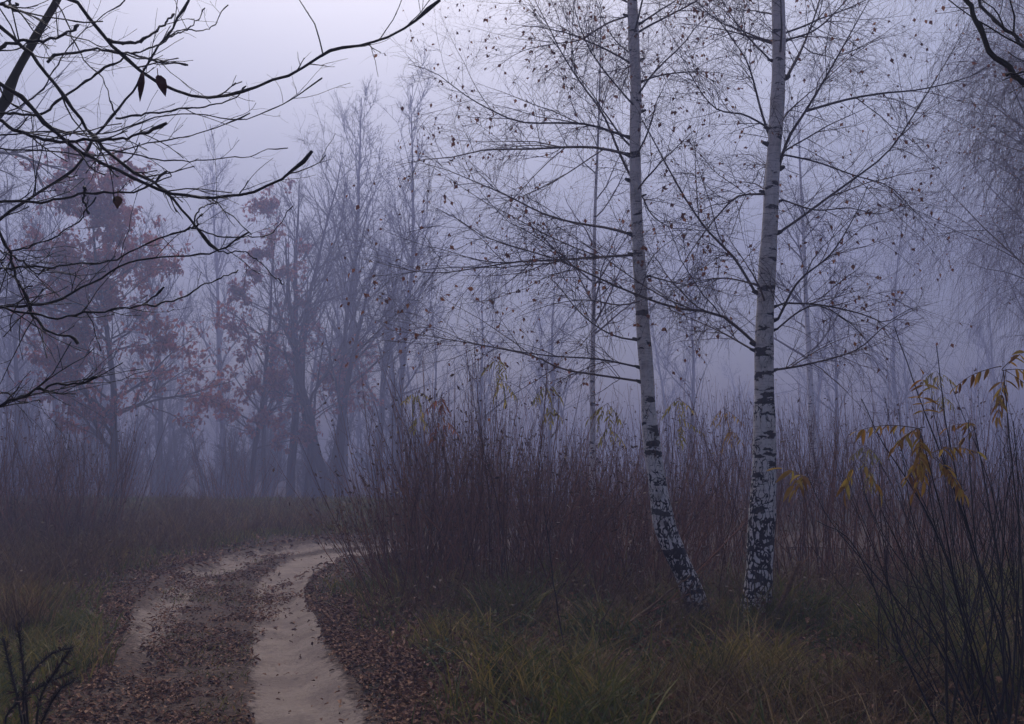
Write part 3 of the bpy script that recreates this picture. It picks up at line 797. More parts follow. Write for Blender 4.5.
NL = [
    ([(0, 20), (35, 58), (64, 93), (87, 122), (110, 151), (139, 171), (157, 180), (174, 200), (191, 223), (206, 241), (219, 251)], 2.6, 2.9, 4.6, 'near'),
    ([(0, 77), (30, 100), (58, 126), (90, 150), (118, 164), (146, 177), (174, 186), (209, 193), (244, 191), (273, 181), (296, 166), (312, 151)], 2.5, 2.7, 5.0, 'near'),
    ([(75, 0), (90, 20), (107, 38), (125, 57), (145, 75), (168, 89), (190, 95), (215, 95), (238, 93), (273, 81), (293, 72), (325, 52), (336, 46), (371, 41), (406, 26), (440, 0)], 2.7, 3.0, 4.4, 'near'),
    ([(0, 117), (22, 133), (45, 140), (70, 145), (104, 145), (133, 139), (150, 133), (167, 123)], 2.5, 2.6, 4.4, 'near'),
    ([(-24, 156), (0, 112), (17, 75), (35, 43), (61, -4), (84, -60), (100, -130)], 3.5, 3.7, 10.5, 'nearlimb'),
    ([(0, 215), (35, 191), (75, 168), (92, 145), (116, 117), (137, 91), (150, 66), (170, 33), (189, 0)], 2.9, 3.1, 3.6, 'near'),
    ([(0, 201), (46, 201), (87, 198), (118, 194), (140, 188), (157, 180), (167, 171)], 2.7, 2.8, 3.4, 'near'),
    ([(0, 232), (9, 257), (17, 283), (27, 304), (37, 318), (52, 332), (64, 336), (78, 344)], 2.6, 2.7, 3.6, 'near'),
    ([(0, 268), (55, 265), (106, 262), (122, 255), (150, 243), (177, 235), (191, 227)], 2.8, 3.0, 2.6, 'near'),
    ([(0, 310), (30, 306), (65, 300), (90, 286), (110, 275), (127, 266), (150, 261), (191, 258), (215, 252), (249, 232)], 2.7, 2.9, 2.8, 'near'),
    ([(0, 315), (35, 321), (65, 321), (95, 320), (122, 314), (143, 307), (155, 297), (164, 287)], 2.5, 2.6, 2.8, 'near'),
    ([(143, 308), (160, 310), (180, 303), (207, 287), (238, 270)], 2.55, 2.8, 1.9, 'near'),
    ([(0, 406), (35, 395), (70, 386), (88, 382), (97, 377)], 2.2, 2.3, 3.6, 'near'),
    ([(0, 12), (10, 9), (18, 5)], 2.4, 2.5, 4.0, 'near'),
    ([(0, 50), (22, 43), (46, 41), (62, 34), (78, 25)], 2.4, 2.6, 4.4, 'near'),
    ([(106, 38), (116, 41), (130, 40), (145, 34), (160, 25), (174, 14)], 2.72, 2.9, 3.2, 'near'),
    ([(50, 64), (62, 56), (82, 53), (105, 53), (125, 56), (150, 61), (175, 64), (188, 65)], 2.8, 3.0, 2.8, 'near'),
    ([(116, 117), (140, 113), (162, 109), (200, 104), (230, 97), (246, 86)], 2.95, 3.2, 2.2, 'near'),
    ([(0, 130), (30, 130), (60, 131), (90, 135), (115, 132), (140, 124), (165, 116), (200, 113), (240, 120), (265, 113), (292, 98), (322, 78)], 3.0, 3.3, 1.9, 'near'),
    ([(0, 146), (30, 151), (60, 152), (95, 155), (130, 147), (165, 140), (195, 134), (225, 126), (250, 113)], 3.0, 3.2, 1.9, 'near'),
    ([(2, 115), (22, 103), (42, 89), (53, 74), (68, 55), (82, 36), (100, 20), (125, 0)], 3.2, 3.4, 1.8, 'near'),
    ([(0, 115), (15, 114), (42, 115), (66, 97), (92, 76), (100, 71), (118, 63), (124, 57)], 2.9, 2.8, 3.4, 'nearlimb'),
    ([(58, 2), (70, 30), (80, 52), (95, 72), (105, 90), (116, 115)], 3.1, 3.0, 1.7, 'near'),
    ([(165, 38), (185, 28), (205, 8)], 3.1, 3.2, 1.6, 'near'),
    ([(130, 53), (155, 44), (180, 29), (210, 28), (228, 5)], 2.9, 3.2, 1.6, 'near'),
    ([(192, 229), (200, 215), (215, 203), (230, 196)], 2.9, 3.1, 1.7, 'near'),
    ([(191, 228), (195, 222), (202, 215)], 2.8, 2.8, 1.6, 'near'),
    ([(219, 251), (240, 254), (262, 268), (284, 284)], 2.9, 3.0, 1.3, 'near'),
    ([(0, 262), (40, 244), (68, 227), (84, 212), (96, 197)], 2.8, 2.9, 1.9, 'near'),
    ([(0, 248), (14, 257), (28, 262), (42, 268), (56, 268)], 2.5, 2.5, 2.2, 'near'),
    ([(0, 270), (8, 276), (18, 282), (33, 286)], 2.5, 2.5, 2.0, 'near'),
    ([(86, 190), (84, 202), (89, 214)], 2.75, 2.75, 2.4, 'near'),
    ([(0, 390), (20, 398), (40, 402)], 2.3, 2.4, 1.6, 'near'),
    ([(190, 228), (225, 236), (262, 232), (280, 222), (293, 206)], 2.85, 3.1, 1.4, 'near'),
    ([(104, 147), (140, 152), (165, 158), (200, 160), (240, 158), (270, 150), (288, 148)], 2.9, 3.2, 1.5, 'near'),
]
NLeaves = [(2, 143, 73, 2.74, .078, .30, 'deadleaf', (-.14, .1, -1)), (2, 157, 75, 2.76, .060, .62, 'deadleaf', (.42, .3, -1)), (6, 118, 196, 2.75, .034, 1.0, 'tanleaf', (.0, -.1, -1))]
near_tree('wet black bare tree reaching in at the upper left with three dead leaves', -3.2, 3.0, 4.6, NL, NLeaves, -1)
near_tree('thick black bare branch forking in the upper right corner', 2.35, 2.5, 4.4, [
    ([(1064, 118), (1024, 89), (1006, 73), (990, 56), (976, 30), (958, -6), (945, -40)], 2.4, 2.6, 8.0, 'nearlimb'),
    ([(1050, 60), (1024, 42), (1003, 25), (988, 10), (975, -8), (966, -40)], 2.45, 2.7, 5.2, 'near'),
    ([(1060, 82), (1024, 79), (1006, 74)], 2.4, 2.42, 3.8, 'near')], [], 1)

# ------------------------------------------------------------------ thicket shrubs
def stems_shrub(n, R, H, lean, per2, r0, seed_leaf, dry=False):
    sb, lb = MB(), MB()
    a = rng.random(n) * 6.28; q = R * np.sqrt(rng.random(n))
    P = np.c_[q * np.cos(a), q * np.sin(a), np.full(n, -.06)]
    D = np.c_[np.cos(a) * lean * q / R + rng.normal(0, .10, n), np.sin(a) * lean * q / R + rng.normal(0, .10, n), np.ones(n)]
    k_ = rng.random(n) < .18; D[k_, :2] += rng.normal(0, .45, (k_.sum(), 2))
    L = H * (.42 + .64 * rng.random(n) ** .8)
    s = grow(P, D, L, 8, .065, 0, .03); r = taper(r0 * (.6 + .6 * rng.random(n)), 9, .3)
    sb.tubes(s, r, 4)
    P, D, rr, t, k = spawn(s, r, per2, .35, .98, .45, .15, .1)
    t2 = grow(P, D, L[k] * .28 * (.4 + .9 * rng.random(len(P))) * (1.25 - t), 5, .10, 0, .07); r2 = taper(rr * .6, 6, .45)
    sb.tubes(t2, r2, 3)
    P, D, rr, t, k = spawn(t2, r2, 2, .3, .98, .5, .2, .1)
    t3 = grow(P, D, .06 + .16 * rng.random(len(P)), 3, .1, 0, .05); sb.tubes(t3, taper(rr * .7, 4, .5), 3)
    m = seed_leaf
    if m:
        src = np.concatenate([t3[:, 1:].reshape(-1, 3), t2[:, 2:].reshape(-1, 3)])
        B = src[rng.integers(0, len(src), m)]
        d = rng.normal(0, .7, (m, 3)); d[:, 2] -= .1
        lb.leaves(B, d, rng.normal(0, 1, (m, 3)), .02 + .035 * rng.random(m), T_SPECK)
    return sb, lb

def shrub_proto(name, label, group, args, mat='stem', lmat='weedleaf'):
    sb, lb = stems_shrub(*args)
    o = sb.build(name, M[mat]); o.location = (0, 0, 0)
    tag(o, label, 'shrub', group)
    lb.build('leaves', M[lmat], o)
    return o

def scatter(protos, spots, labeler, group, hs=(.85, 1.15), hf=None):
    used = set()
    for i, (x, y) in enumerate(spots):
        j = int(rng.integers(len(protos))); pr = protos[j]
        s = rng.uniform(*hs) * (1.0 if hf is None else hf(x, y)); sc = (rng.uniform(.9, 1.1), rng.uniform(.9, 1.1), s)
        rz = rng.random() * 6.28
        lab = labeler(x, y)
        if j not in used:
            used.add(j); pr.location = (x, y, gz(x, y)); pr.rotation_euler = (0, 0, rz); pr.scale = sc; pr['label'] = lab; pr['group'] = group
        else:
            copy_thing(pr, (x, y, gz(x, y)), rz, sc, lab, group)
    for j, pr in enumerate(protos):
        if j not in used:
            for ch in list(pr.children): bpy.data.objects.remove(ch)
            bpy.data.objects.remove(pr)

def poisson(n, sampler, dmin, tries=6000):
    out = []
    for _ in range(tries):
        if len(out) >= n: break
        x, y = sampler()
        if all((x - a) ** 2 + (y - b) ** 2 > dmin * dmin for a, b in out): out.append((x, y))
    return out

def off_track(x, y, m=.25): return track_margin(np.array([x]), np.array([y]))[0] < -m

def samp(x0, x1, y0, y1, cond=lambda x, y: True):
    def f():
        for _ in range(400):
            y = y0 + (y1 - y0) * rng.random(); px = x0 + (x1 - x0) * rng.random(); x = (px - CX) / F_PX * y
            if off_track(x, y, .3) and cond(x, y): return x, y
        return x, y
    return f
dense = [shrub_proto('thicket_shrub', 'x', 'x', (24, .42, 1.95, .42, 5, .0062, 130)) for _ in range(5)]
scatter(dense, poisson(32, samp(385, 655, 9.3, 12.4, lambda x, y: x > -1.22 + .12 * abs(y - 10.8)), .36),
        lambda x, y: 'dense bare reddish brown shrub, one of the clump left of the bent birch', 'shrubs of the thicket left of the birches', (.72, 1.18), lambda x, y: 1.14 - .30 * sstep(-.1, 1.1, x) - .25 * sstep(-.9, -1.5, x))
edge_ = [shrub_proto('thicket_shrub', 'x', 'x', (24, .40, 1.25, .75, 5, .0054, 240)) for _ in range(3)]
scatter(edge_, poisson(9, samp(392, 432, 9.6, 11.4), .4),
        lambda x, y: 'low spreading dark shrub at the track-side end of the thicket', 'low shrubs at the end of the thicket', (.8, 1.2))
tall = [shrub_proto('tall_shrub', 'x', 'x', (18, .45, 2.0, .20, 3, .0058, 40)) for _ in range(5)]
scatter(tall, poisson(56, samp(660, 1260, 9.6, 13.0), .48), lambda x, y: 'upright bare brown stems, one of the rank right of the bent birch', 'upright shrubs behind the birches', (.6, 1.22))
far_ = [shrub_proto('tall_shrub', 'x', 'x', (26, .6, 2.3, .18, 2, .0060, 120)) for _ in range(4)]
scatter(far_, poisson(74, samp(400, 1220, 17.2, 24, lambda x, y: True), .75), lambda x, y: 'thin upright bare shrub in the dim fogged rank beyond the birches', 'fogged shrubs beyond the birches', (.8, 1.25))
leftb = [shrub_proto('bare_shrub', 'x', 'x', (24, .4, 2.0, .6, 5, .0060, 90)) for _ in range(3)]
scatter(leftb, poisson(17, samp(-220, 110, 12.5, 17), .6), lambda x, y: 'dark bare shrub at the left edge in front of the red oak', 'bare shrubs left of the red oak', (.8, 1.3))
leftf = [shrub_proto('bare_shrub', 'x', 'x', (24, .7, 1.9, .5, 4, .0075, 60)) for _ in range(3)]
scatter(leftf, poisson(20, samp(-40, 380, 22.5, 33), .9), lambda x, y: 'faint low bare shrub under the far trees beyond the track', 'fogged shrubs under the far trees', (.6, 1.4))

# dry weeds on the left verge
weeds = []
for _ in range(4):
    sb, lb = stems_shrub(34, .34, .72, .5, 3, .0030, 40)
    o = sb.build('dry_weed', M['drystem']); tag(o, 'x', 'plant', 'x'); lb.build('leaves', M['weedleaf'], o); weeds.append(o)
scatter(weeds, poisson(52, samp(-200, 190, 8.4, 17, lambda x, y: x < -3.2), .5), lambda x, y: 'clump of dry brown weeds on the left verge', 'dry weeds on the left verge', (.6, 1.35))
weeds2 = []
for _ in range(3):
    sb, lb = stems_shrub(24, .26, .75, .7, 3, .0030, 60)
    o = sb.build('dry_weed', M['drystem']); tag(o, 'x', 'plant', 'x'); lb.build('leaves', M['weedleaf'], o); weeds2.append(o)
scatter(weeds2, poisson(26, samp(395, 1000, 7.6, 9.6, lambda x, y: x > -1.1), .36), lambda x, y: 'low brown weed at the foot of the thicket', 'low weeds along the thicket foot', (.45, 1.0))

# ------------------------------------------------------------------ saplings with yellow compound leaves
def compound(rb, lb, base, d, L, pairs, lsize, sag=.10, sagl=.45):
    ra = grow(base[None], np.array([d]), L, 8, .04, sag)[0]
    rb.tubes(ra, np.linspace(.0022, .0010, 9), 4)
    Pn, Dn = [], []
    for k in range(pairs):
        t = .25 + .75 * k / pairs; x = t * 8; i = min(int(x), 7)
        p_ = ra[i] + (ra[i + 1] - ra[i]) * (x - i); T = unit(ra[i + 1] - ra[i])
        S = unit(np.cross(T, [0, 0, 1.0]))
        for s in (-1, 1):
            Pn.append(p_); Dn.append(T * .5 + S * s * .7 + [0, 0, -sagl] + rng.normal(0, .26, 3))
    Pn.append(ra[-1]); Dn.append(T)
    Pn, Dn = np.array(Pn), np.array(Dn)
    nn = rng.normal(0, .25, (len(Pn), 3)) + np.array([0, -.4, 1])
    lb.leaves(Pn, Dn, nn, lsize * (.42 + .6 * rng.random(len(Pn))), T_LEAFLET)

def sapling(label, base_px, dist, stems, clusters, mat, group, rs=.0055, stemmat='near'):
    x = (base_px - CX) / F_PX * dist; base = np.array([x, dist, gz(x, dist)])
    root = thing('sapling', base, label, 'sapling', group)
    for pts, dY in stems:
        sb = MB()
        line = px_poly(pts, dist, dist + dY, 22); line[0, 2] = base[2] - .05
        line += np.cumsum(rng.normal(0, .0016, line.shape), axis=0)
        rad = rs * np.linspace(1.15, .42, 22); sb.tubes(line, rad, 6, rng.random())
        P, D, r, t, _ = spawn(line[None], rad[None], 5, .3, .95, .6, .2)
        s = grow(P, D, .05 + .22 * rng.random(len(P)), 5, .08, 0, .05); sb.tubes(s, taper(r * .5, 6, .5), 4)
        sb.build('stem', M[stemmat], root, base)
    for px, py, dY, n, L, pairs, ls, aim in clusters:
        rb, lb = MB(), MB(); c = at(px, py, dist + dY)
        for k in range(n):
            a = aim + (k - (n - 1) / 2) * .75 + rng.normal(0, .15)
            d = np.array([math.sin(a) * .8, rng.normal(-.1, .45), math.cos(a) * .75])
            compound(rb, lb, c + rng.normal(0, .012, 3), d, L * (.8 + .4 * rng.random()), pairs, ls)
        o = lb.build('leaf_spray', M[mat], root, base); rb.build('leaf_stalk', M['drystem'], o, base)
    return root
G_S = 'saplings with yellow leaves'
sapling('dark slender sapling with drooping orange yellow leaf sprays at the right edge', 985, 4.75,
        [([(990, 745), (1010, 650), (979, 564), (955, 493), (926, 417), (903, 353), (893, 326)], .3),
         ([(1004, 745), (985, 690), (958, 610), (945, 540), (930, 470), (920, 428)], -.2),
         ([(1012, 745), (1022, 640), (1020, 540), (1010, 440), (1004, 372)], .2),
         ([(1000, 745), (1004, 660), (1000, 570), (985, 490), (972, 425)], .5)],
        [(921, 426, -.2, 6, .25, 6, .080, -2.0), (934, 452, -.1, 5, .24, 6, .075, 2.9), (1006, 370, .2, 6, .23, 5, .09, 2.6), (973, 425, .5, 3, .14, 3, .07, -1.5)], 'yellow', G_S, .0052)
sapling('thin leaning sapling tipped with one orange leaf, right of the straight birch', 962, 5.05,
        [([(972, 735), (944, 657), (903, 605), (862, 558), (827, 517), (806, 474)], .4), ([(975, 735), (950, 640), (925, 590), (890, 545), (866, 500), (858, 462)], .2)],
        [(806, 474, .4, 3, .15, 2, .115, -1.2), (858, 462, .2, 2, .20, 3, .11, 3.1)], 'yellow', G_S, .0042)
sapling('bare upright dark sapling in the lower right grass', 946, 4.9,
        [([(948, 735), (947, 690), (948, 640), (945, 605), (930, 590), (905, 583)], .1), ([(948, 735), (946, 650), (940, 560), (925, 470)], .2), ([(950, 735), (965, 640), (985, 560), (1000, 500)], .3),
         ([(944, 735), (905, 660), (875, 590), (850, 540), (815, 520)], .3)], [], 'yellow', 'bare saplings', .0056)
sapling('bare leaning sapling in front of the yellow leaf sprays', 1005, 4.5,
        [([(1000, 765), (972, 640), (930, 520), (880, 440), (862, 400)], .3), ([(1006, 765), (1015, 640), (1018, 520), (1012, 420)], .3), ([(998, 765), (945, 650), (905, 560), (880, 510)], -.1),
         ([(1012, 765), (1000, 640), (968, 530), (948, 430), (938, 345)], .4), ([(1008, 765), (985, 620), (975, 500), (972, 420)], .5)], [], 'yellow', 'bare saplings', .0046)
def near_shrub(label, px, d, n, H, lx):
    x0 = (px - CX) / F_PX * d; base = np.array([x0, d, gz(x0, d)]); sb = MB()
    a = rng.random(n) * 6.28; q = .22 * np.sqrt(rng.random(n))
    P = base + np.c_[q * np.cos(a), q * np.sin(a), np.full(n, -.05)]
    D = np.c_[lx + rng.normal(0, .30, n), rng.normal(0, .2, n), np.ones(n)]
    L = H * (.55 + .5 * rng.random(n)); s_ = grow(P, D, L, 10, .055, 0, .02); r = taper(.0042 * (.6 + .6 * rng.random(n)), 11, .3); sb.tubes(s_, r, 5)
    P, D, rr, t, k = spawn(s_, r, 4, .35, .98, .45, .15, .1); t2 = grow(P, D, L[k] * .22 * (.4 + .9 * rng.random(len(P))), 5, .08, 0, .05); sb.tubes(t2, taper(rr * .6, 6, .45), 4)
    o = sb.build('dark_shrub', M['near'], None, base); tag(o, label, 'shrub', 'dark bare shrubs near the viewer')
near_shrub('dark many-stemmed bare shrub at the lower right, its stems leaning left', 985, 5.4, 22, 1.75, -.28)
near_shrub('upright dark bare shrub against the right edge', 1032, 5.6, 26, 2.0, -.05)
near_shrub('small dark bare shrub left of the upright sapling', 905, 6.2, 14, 1.5, -.12)
near_shrub('dark bare shrub standing between the leaning sapling and the right edge', 985, 6.9, 20, 1.9, -.10)
for px, d, top, mat, lab in [
        (500, 9.9, 358, 'olive', 'sapling with hanging yellow green leaves above the middle of the thicket'),
        (415, 10.4, 392, 'olive', 'sapling with limp yellow green leaves at the left end of the thicket'),
        (441, 10.2, 396, 'rust', 'sapling with a tuft of rusty leaves above the thicket'),
        (546, 10.2, 382, 'olive', 'sapling with olive leaves between thicket and young birch'),
        (607, 9.6, 404, 'olive', 'sapling with olive leaves just left of the bent birch'),
        (678, 10.4, 398, 'olive', 'sapling with small olive leaves just right of the bent birch'),
        (725, 11.5, 408, 'yellow', 'sapling with faded yellow leaves between the two birches'),
        (866, 10.6, 446, 'olive', 'sapling with olive leaves in the stems right of the straight birch'),
        (938, 11.0, 372, 'olive', 'tall sapling with faint olive leaves under the weeping birch')]:
    by = 435 + 1550 / d
    sapling(lab, px, d, [([(px - 4, by), (px - 10, by - 60), (px - 5, top + 60), (px, top)], .1), ([(px + 2, by), (px + 6, by - 50), (px + 10, top + 50)], .2)],
            [(px, top, .1, 4, .24, 5, .085, math.pi), (px + 3, top + 22, .1, 3, .22, 5, .08, math.pi * .95)], mat, G_S, .005, 'stem')

# dead fern-like plant in the lower left corner
def dead_plant():
    d = 4.6; x = (25 - CX) / F_PX * d; base = np.array([x, d, gz(x, d)])
    root = thing('dead_plant', base, 'black withered plant with stubby forked shoots in the lower left corner', 'plant')
    for pts in ([(30, 760), (26, 700), (20, 640), (17, 625)], [(30, 760), (24, 690), (50, 655), (72, 648)], [(34, 760), (40, 700), (58, 668), (70, 650)], [(20, 760), (5, 720), (35, 690), (72, 672)], [(28, 760), (18, 700), (8, 660), (4, 640)],
                [(26, 760), (45, 715), (60, 690), (75, 680)]):
        sb = MB(); line = px_poly(pts, d, d + .15 * rng.normal(), 14)
        rad = np.linspace(.006, .0045, 14); sb.tubes(line, rad, 6)
        P, D, r, t, _ = spawn(line[None], rad[None], 260, .40, 1, .7, .25)
        s = grow(P, D, .014 + .022 * rng.random(len(P)), 3, .2); sb.tubes(s, taper(r * .32, 4, .5), 3)
        o = sb.build('shoot', M['near'], root, base)
        lb = MB(); P, D, r, t, _ = spawn(line[None], rad[None], 9, .25, .95, 1.0, .3); lb.leaves(P, D - [0, 0, .5], rng.normal(0, 1, (9, 3)), .03 + .03 * rng.random(9), T_LEAFLET); lb.build('leaves', M['weedleaf'], o, base)
dead_plant()

# leaning and fallen sticks at the foot of the birches
def stick(label, a, b, r, mat, sag=.03):
    A, B = np.array(a), np.array(b); mid = (A + B) / 2 - [0, 0, sag]
    line = catmull([A, mid, B], 18) + np.cumsum(rng.normal(0, .004, (18, 3)), axis=0)
    mb = MB(); rad = r * np.linspace(1, .45, 18); mb.tubes(line, rad, 6)
    P, D, rr, t, _ = spawn(line[None], rad[None], 6, .3, .95, .6, .2); s = grow(P, D, .1 + .25 * rng.random(6), 5, .1); mb.tubes(s, taper(rr * .5, 6, .4), 4)
    o = mb.build('fallen_branch', M[mat], None, A); return tag(o, label, 'branch', 'fallen and leaning sticks')
def gpt(px, py):
    x, y = on_ground(px, py); return (x, y, gz(x, y) + .01)
stick('brown stick propped against the foot of the bent birch', gpt(590, 648), tuple(at(692, 576, 8.25)), .014, 'drystem')
stick('thin brown stick lying low against the bent birch', gpt(560, 640), tuple(at(690, 592, 8.2)), .011, 'stem')
stick('long pale stick leaning up in front of the thicket', gpt(578, 655), tuple(at(636, 556, 7.3)), .006, 'drystem')
stick('dark forked stalk standing upright before the thicket', gpt(568, 668), tuple(at(541, 508, 6.9)), .006, 'near')
stick('thin dead branch leaning between the two birches', gpt(650, 622), tuple(at(742, 525, 8.9)), .008, 'stem')

# ------------------------------------------------------------------ grass and leaf litter
def blades(mb, x, y, h, w, lean, rnd, z=None):
    N = len(x); z = surf_h(x, y) - .01 if z is None else z
    az = rng.random(N) * 6.28; lx, ly = np.cos(az) * lean, np.sin(az) * lean
    fa = rng.random(N) * 6.28; sx, sy = np.cos(fa), np.sin(fa)
    V = []
    for t, ww in ((0, 1), (.4, .85), (.75, .55), (1, .06)):
        cx = x + lx * h * t ** 1.8; cy = y + ly * h * t ** 1.8; cz = z + h * t * (1 - .35 * lean * t)
        V.append(np.stack([cx - sx * w * ww, cy - sy * w * ww, cz], -1)); V.append(np.stack([cx + sx * w * ww, cy + sy * w * ww, cz], -1))
    V = np.stack(V, 1)
    a = np.arange(N)[:, None] * 8
    Fc = np.concatenate([a + np.array([[2 * k, 2 * k + 1, 2 * k + 3, 2 * k + 2]]) for k in range(3)])
    mb.add(V, Fc, np.tile(rnd, 3))

def field(n, x0, x1, y0, y1, keep):
    y = y0 + (y1 - y0) * rng.random(n); px = x0 + (x1 - x0) * rng.random(n); x = (px - CX) / F_PX * y
    k = keep(x, y) > rng.random(n); return x[k], y[k]
gm = MB()
def tuft_n(x, y, s=2.3, a=.42, b=.62, sd=40): return sstep(a, b, fbm(x * s, y * s, sd))
# right verge
x, y = field(112000, 330, 1320, 4.5, 9.9, lambda x, y: sstep(.15, 1.1, -track_margin(x, y) + .5 * (fbm(x * 2, y * 2, 8) - .5)) * (.03 + .97 * tuft_n(x, y, 2.6, .45, .62)))
h = (.05 + .34 * rng.random(len(x)) ** 2.0) * (.45 + 1.1 * tuft_n(x, y, 1.4, .4, .65, 50)); blades(gm, x, y, h, .0032 + .0052 * rng.random(len(x)) ** 2, .3 + .7 * rng.random(len(x)), np.clip(rng.random(len(x)) ** 1.5 * .75 + 1.6 * (fbm(x * 1.2, y * 1.2, 60) - .40), 0, 1))
# left verge
x, y = field(115000, -260, 200, 4.5, 9.5, lambda x, y: sstep(.05, .8, -track_margin(x, y) + .5 * (fbm(x * 2, y * 2, 8) - .5)) * (.06 + .94 * tuft_n(x, y)))
h = .05 + .22 * rng.random(len(x)) ** 1.7; blades(gm, x, y, h, .0032 + .0052 * rng.random(len(x)) ** 2, .3 + .7 * rng.random(len(x)), np.clip(rng.random(len(x)) * .6 + 1.5 * (fbm(x * .9, y * .9, 61) - .50), 0, 1))
# far strip of green along the track and beyond it
x, y = field(90000, -220, 420, 9.5, 27, lambda x, y: sstep(.05, .6, -track_margin(x, y)) * (.15 + .85 * tuft_n(x, y, 1.2)))
h = .05 + .13 * rng.random(len(x)); blades(gm, x, y, h, .004 + .004 * rng.random(len(x)), .3 + .5 * rng.random(len(x)), rng.random(len(x)) * .9)
# a little in the middle of the track
x, y = field(26000, 60, 380, 5.0, 16, lambda x, y: (track_margin(x, y) > .15) * .5 * tuft_n(x, y, 2.0, .5, .68, 77))
sa, _ = sand_at(x, y); k = sa < .15; x, y = x[k], y[k]
h = .03 + .06 * rng.random(len(x)); blades(gm, x, y, h, .002 + .002 * rng.random(len(x)), .4 + .6 * rng.random(len(x)), .2 + rng.random(len(x)) * .6)
tag(gm.build('grass', M['grass'], smooth=False), 'short green grass on the verges', 'grass', None, 'stuff')
dm = MB()
x, y = field(80000, 340, 1320, 4.7, 11.5, lambda x, y: sstep(.4, 1.2, -track_margin(x, y)) * (.05 + .6 * tuft_n(x, y, 1.8, .45, .65, 91)))
h = .10 + .40 * rng.random(len(x)) ** 2; blades(dm, x, y, h, .0024 + .0026 * rng.random(len(x)), .4 + .8 * rng.random(len(x)), rng.random(len(x)))
x, y = field(90000, -220, 330, 7.5, 22, lambda x, y: sstep(.3, 1.2, -track_margin(x, y)) * (.1 + .9 * tuft_n(x, y, 1.1, .38, .62, 93)))
h = .08 + .46 * rng.random(len(x)) ** 2.2; blades(dm, x, y, h, .0035 + .004 * rng.random(len(x)), .25 + .7 * rng.random(len(x)), rng.random(len(x)) ** 1.6 * .9)
tag(dm.build('dry_grass', M['drygrass'], smooth=False), 'withered brown grass on the verges', 'grass', None, 'stuff')

lm = MB()
def litter(n, x0, x1, y0, y1, dens, smin=.012, smax=.046):
    x, y = field(n, x0, x1, y0, y1, dens); N = len(x)
    P = np.stack([x, y, surf_h(x, y) + .006 + .014 * rng.random(N)], -1)
    d = rng.normal(0, 1, (N, 3)); d[:, 2] *= .25; nn = rng.normal(0, .28, (N, 3)); nn[:, 2] = 1
    lm.leaves(P, d, nn, smin + (smax - smin) * rng.random(N) ** 1.4, T_LITTER)
def dens_track(x, y):
    s, m = sand_at(x, y)
    mid = .62 * (m > -.05) * (1 - sstep(.14, .50, s + .5 * (fbm(x * 4, y * 4, 44) - .5))) * (.12 + .88 * tuft_n(x, y, 2.6, .38, .62, 15))
    return np.maximum(mid, (m > 0) * .012)
litter(90000, 40, 400, 4.6, 14, dens_track)
litter(60000, 250, 700, 4.6, 10.5, lambda x, y: np.exp(-((track_margin(x, y) + .25) / .55) ** 2) * (.35 + .65 * tuft_n(x, y, 2.5, .35, .55, 19)) * sstep(.06, -.10, track_margin(x, y) + .35 * (fbm(x * 3, y * 3, 45) - .5)))
litter(30000, -40, 230, 4.6, 13, lambda x, y: np.exp(-((track_margin(x, y) + .25) / .5) ** 2) * (.35 + .65 * tuft_n(x, y, 2.5, .35, .55, 19)) * sstep(.06, -.10, track_margin(x, y) + .35 * (fbm(x * 3, y * 3, 45) - .5)))
litter(75000, -200, 520, 4.6, 16, lambda x, y: .75 * sstep(.05, -.06, track_margin(x, y)) * sstep(-2.0, -.3, track_margin(x, y)) * (.3 + .7 * tuft_n(x, y, 1.6, .35, .6, 23)), .018, .05)
litter(21000, 330, 1320, 4.8, 9.5, lambda x, y: (track_margin(x, y) < -.3) * .5)
litter(12000, -260, 190, 4.8, 9.5, lambda x, y: (track_margin(x, y) < -.3) * .5)
litter(5000, -40, 420, 11, 20, lambda x, y: (track_margin(x, y) < .2) * .5, .05, .10)
x, y = field(4200, 330, 1060, 4.7, 9.5, lambda x, y: (track_margin(x, y) < -.2) * 1.0); N = len(x)
P_ = np.stack([x, y, surf_h(x, y) + .02 + .09 * rng.random(N)], -1); d_ = rng.normal(0, 1, (N, 3)); d_[:, 2] *= .4; n_ = rng.normal(0, .5, (N, 3)); n_[:, 2] = 1
lm.leaves(P_, d_, n_, .025 + .04 * rng.random(N), T_LITTER)
tag(lm.build('fallen_leaves', M['litter'], smooth=False), 'brown leaf litter on the track and its verges', 'leaf litter', None, 'stuff')

# grass tufts one can tell apart
def tuft(label, px, py, n, H, mat, group, R=.10, lean=.6, w=.0042):
    x0, y0 = on_ground(px, py); mb = MB(); z0 = gz(x0, y0)
    a = rng.random(n) * 6.28; q = R * np.sqrt(rng.random(n))
    blades(mb, x0 + q * np.cos(a), y0 + q * np.sin(a), H * (.45 + .6 * rng.random(n)), w * (.7 + .6 * rng.random(n)), lean * (.4 + .9 * rng.random(n)), rng.random(n), np.full(n, z0 - .01))
    o = mb.build('grass_tuft', M[mat], None, (x0, y0, z0), smooth=False); return tag(o, label, 'grass tuft', group)
GT = 'tall grass tufts'
tuft('pale straw tuft on the right verge before the thicket', 520, 668, 70, .42, 'drygrass', GT, .09, .7)
tuft('green tuft left of the straw tuft, nearer the track', 446, 640, 120, .34, 'grass', GT, .14, .7)
tuft('green tuft below the leaning sticks', 572, 640, 120, .34, 'grass', GT, .13, .6)
tuft('thick green tuft hiding the foot of the bent birch', 690, 636, 130, .28, 'grass', GT, .16, .5)
tuft('thick green tuft against the straight birch', 735, 632, 140, .30, 'grass', GT, .16, .5)
tuft('tall mixed tuft in front of the gap between the birches', 708, 690, 150, .50, 'grass', GT, .16, .6)
tuft('broad green tuft at the bottom edge right of centre', 640, 705, 150, .34, 'grass', GT, .2, .7)
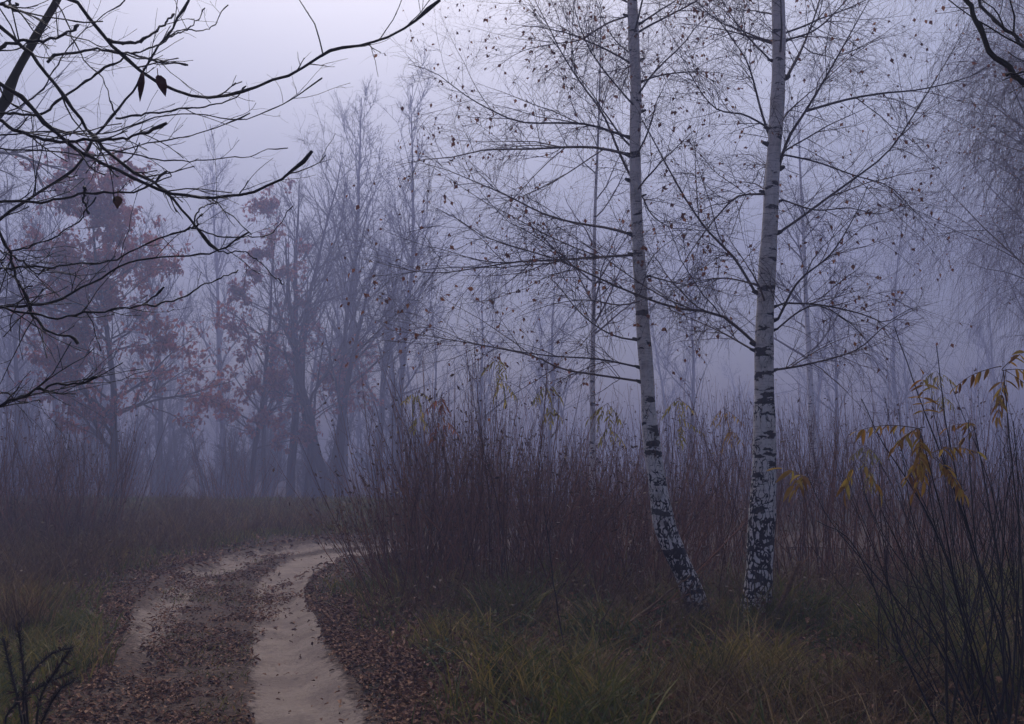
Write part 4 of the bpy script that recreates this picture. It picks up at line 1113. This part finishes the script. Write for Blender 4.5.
tuft('broad green tuft at the bottom edge under the straight birch', 775, 712, 170, .38, 'grass', GT, .22, .7)
tuft('tall grass at the left edge above the black withered plant', 25, 640, 160, .55, 'drygrass', GT, .2, .45)
tuft('green tuft right of the black withered plant', 80, 668, 170, .32, 'grass', GT, .2, .7)
tuft('yellowish tuft at the bottom edge beside the bare dark sapling', 905, 705, 150, .34, 'drygrass', GT, .18, .8)
tuft('green tuft among the stems at the lower right', 985, 690, 150, .36, 'grass', GT, .2, .6)
def plume():
    x, y = on_ground(770, 640); z = gz(x, y); root = thing('plume_grass', (x, y, z), 'tall grass with pale feathery plumes right of the straight birch foot', 'grass')
    base = np.array([x, y, z])
    for tx, ty in ((798, 566), (792, 580)):
        sb, lb = MB(), MB(); line = px_poly([(768, 642), (780, 606), (tx, ty)], y, y + .1, 16); sb.tubes(line, np.full(16, .0022), 4)
        o = sb.build('stalk', M['drystem'], root, base)
        k = rng.integers(8, 16, 260); B = line[k] + rng.normal(0, .006, (260, 3)); T = unit(line[-1] - line[8])
        lb.leaves(B, T + rng.normal(0, .25, (260, 3)), rng.normal(0, 1, (260, 3)), .035, T_SPECK); lb.build('plume', M['plume'], o, base)
plume()
print('objects', len(bpy.data.objects))

# low broad-leaved weeds in the grass
def weed_protos():
    out = []
    for _ in range(3):
        sb, lb = MB(), MB(); n = 9
        D = np.c_[rng.normal(0, .35, n), rng.normal(0, .35, n), np.ones(n)]
        st = grow(np.c_[rng.normal(0, .03, (n, 2)), np.full(n, -.02)], D, .16 + .16 * rng.random(n), 6, .08); sb.tubes(st, taper(np.full(n, .0028), 7, .5), 4)
        P, D, r, t, k = spawn(st, taper(np.full(n, .0028), 7, .5), 11, .2, 1, 1.0, .3, .1)
        nn = rng.normal(0, .35, (len(P), 3)); nn[:, 2] += 1
        lb.leaves(P, D, nn, .035 + .045 * rng.random(len(P)), T_LEAFLET)
        o = sb.build('leafy_weed', M['drystem']); tag(o, 'x', 'plant', 'x'); lb.build('leaves', M['weedgreen'], o); out.append(o)
    return out
M['weedgreen'] = mat_leaf('weed_leaf', [(0, (.035, .055, .018)), (.6, (.075, .105, .03)), (1, (.17, .14, .04))], .3)
scatter(weed_protos(), poisson(26, samp(430, 960, 5.3, 8.8), .3), lambda x, y: 'low leafy green weed in the grass right of the track', 'leafy weeds in the grass', (.7, 1.3))
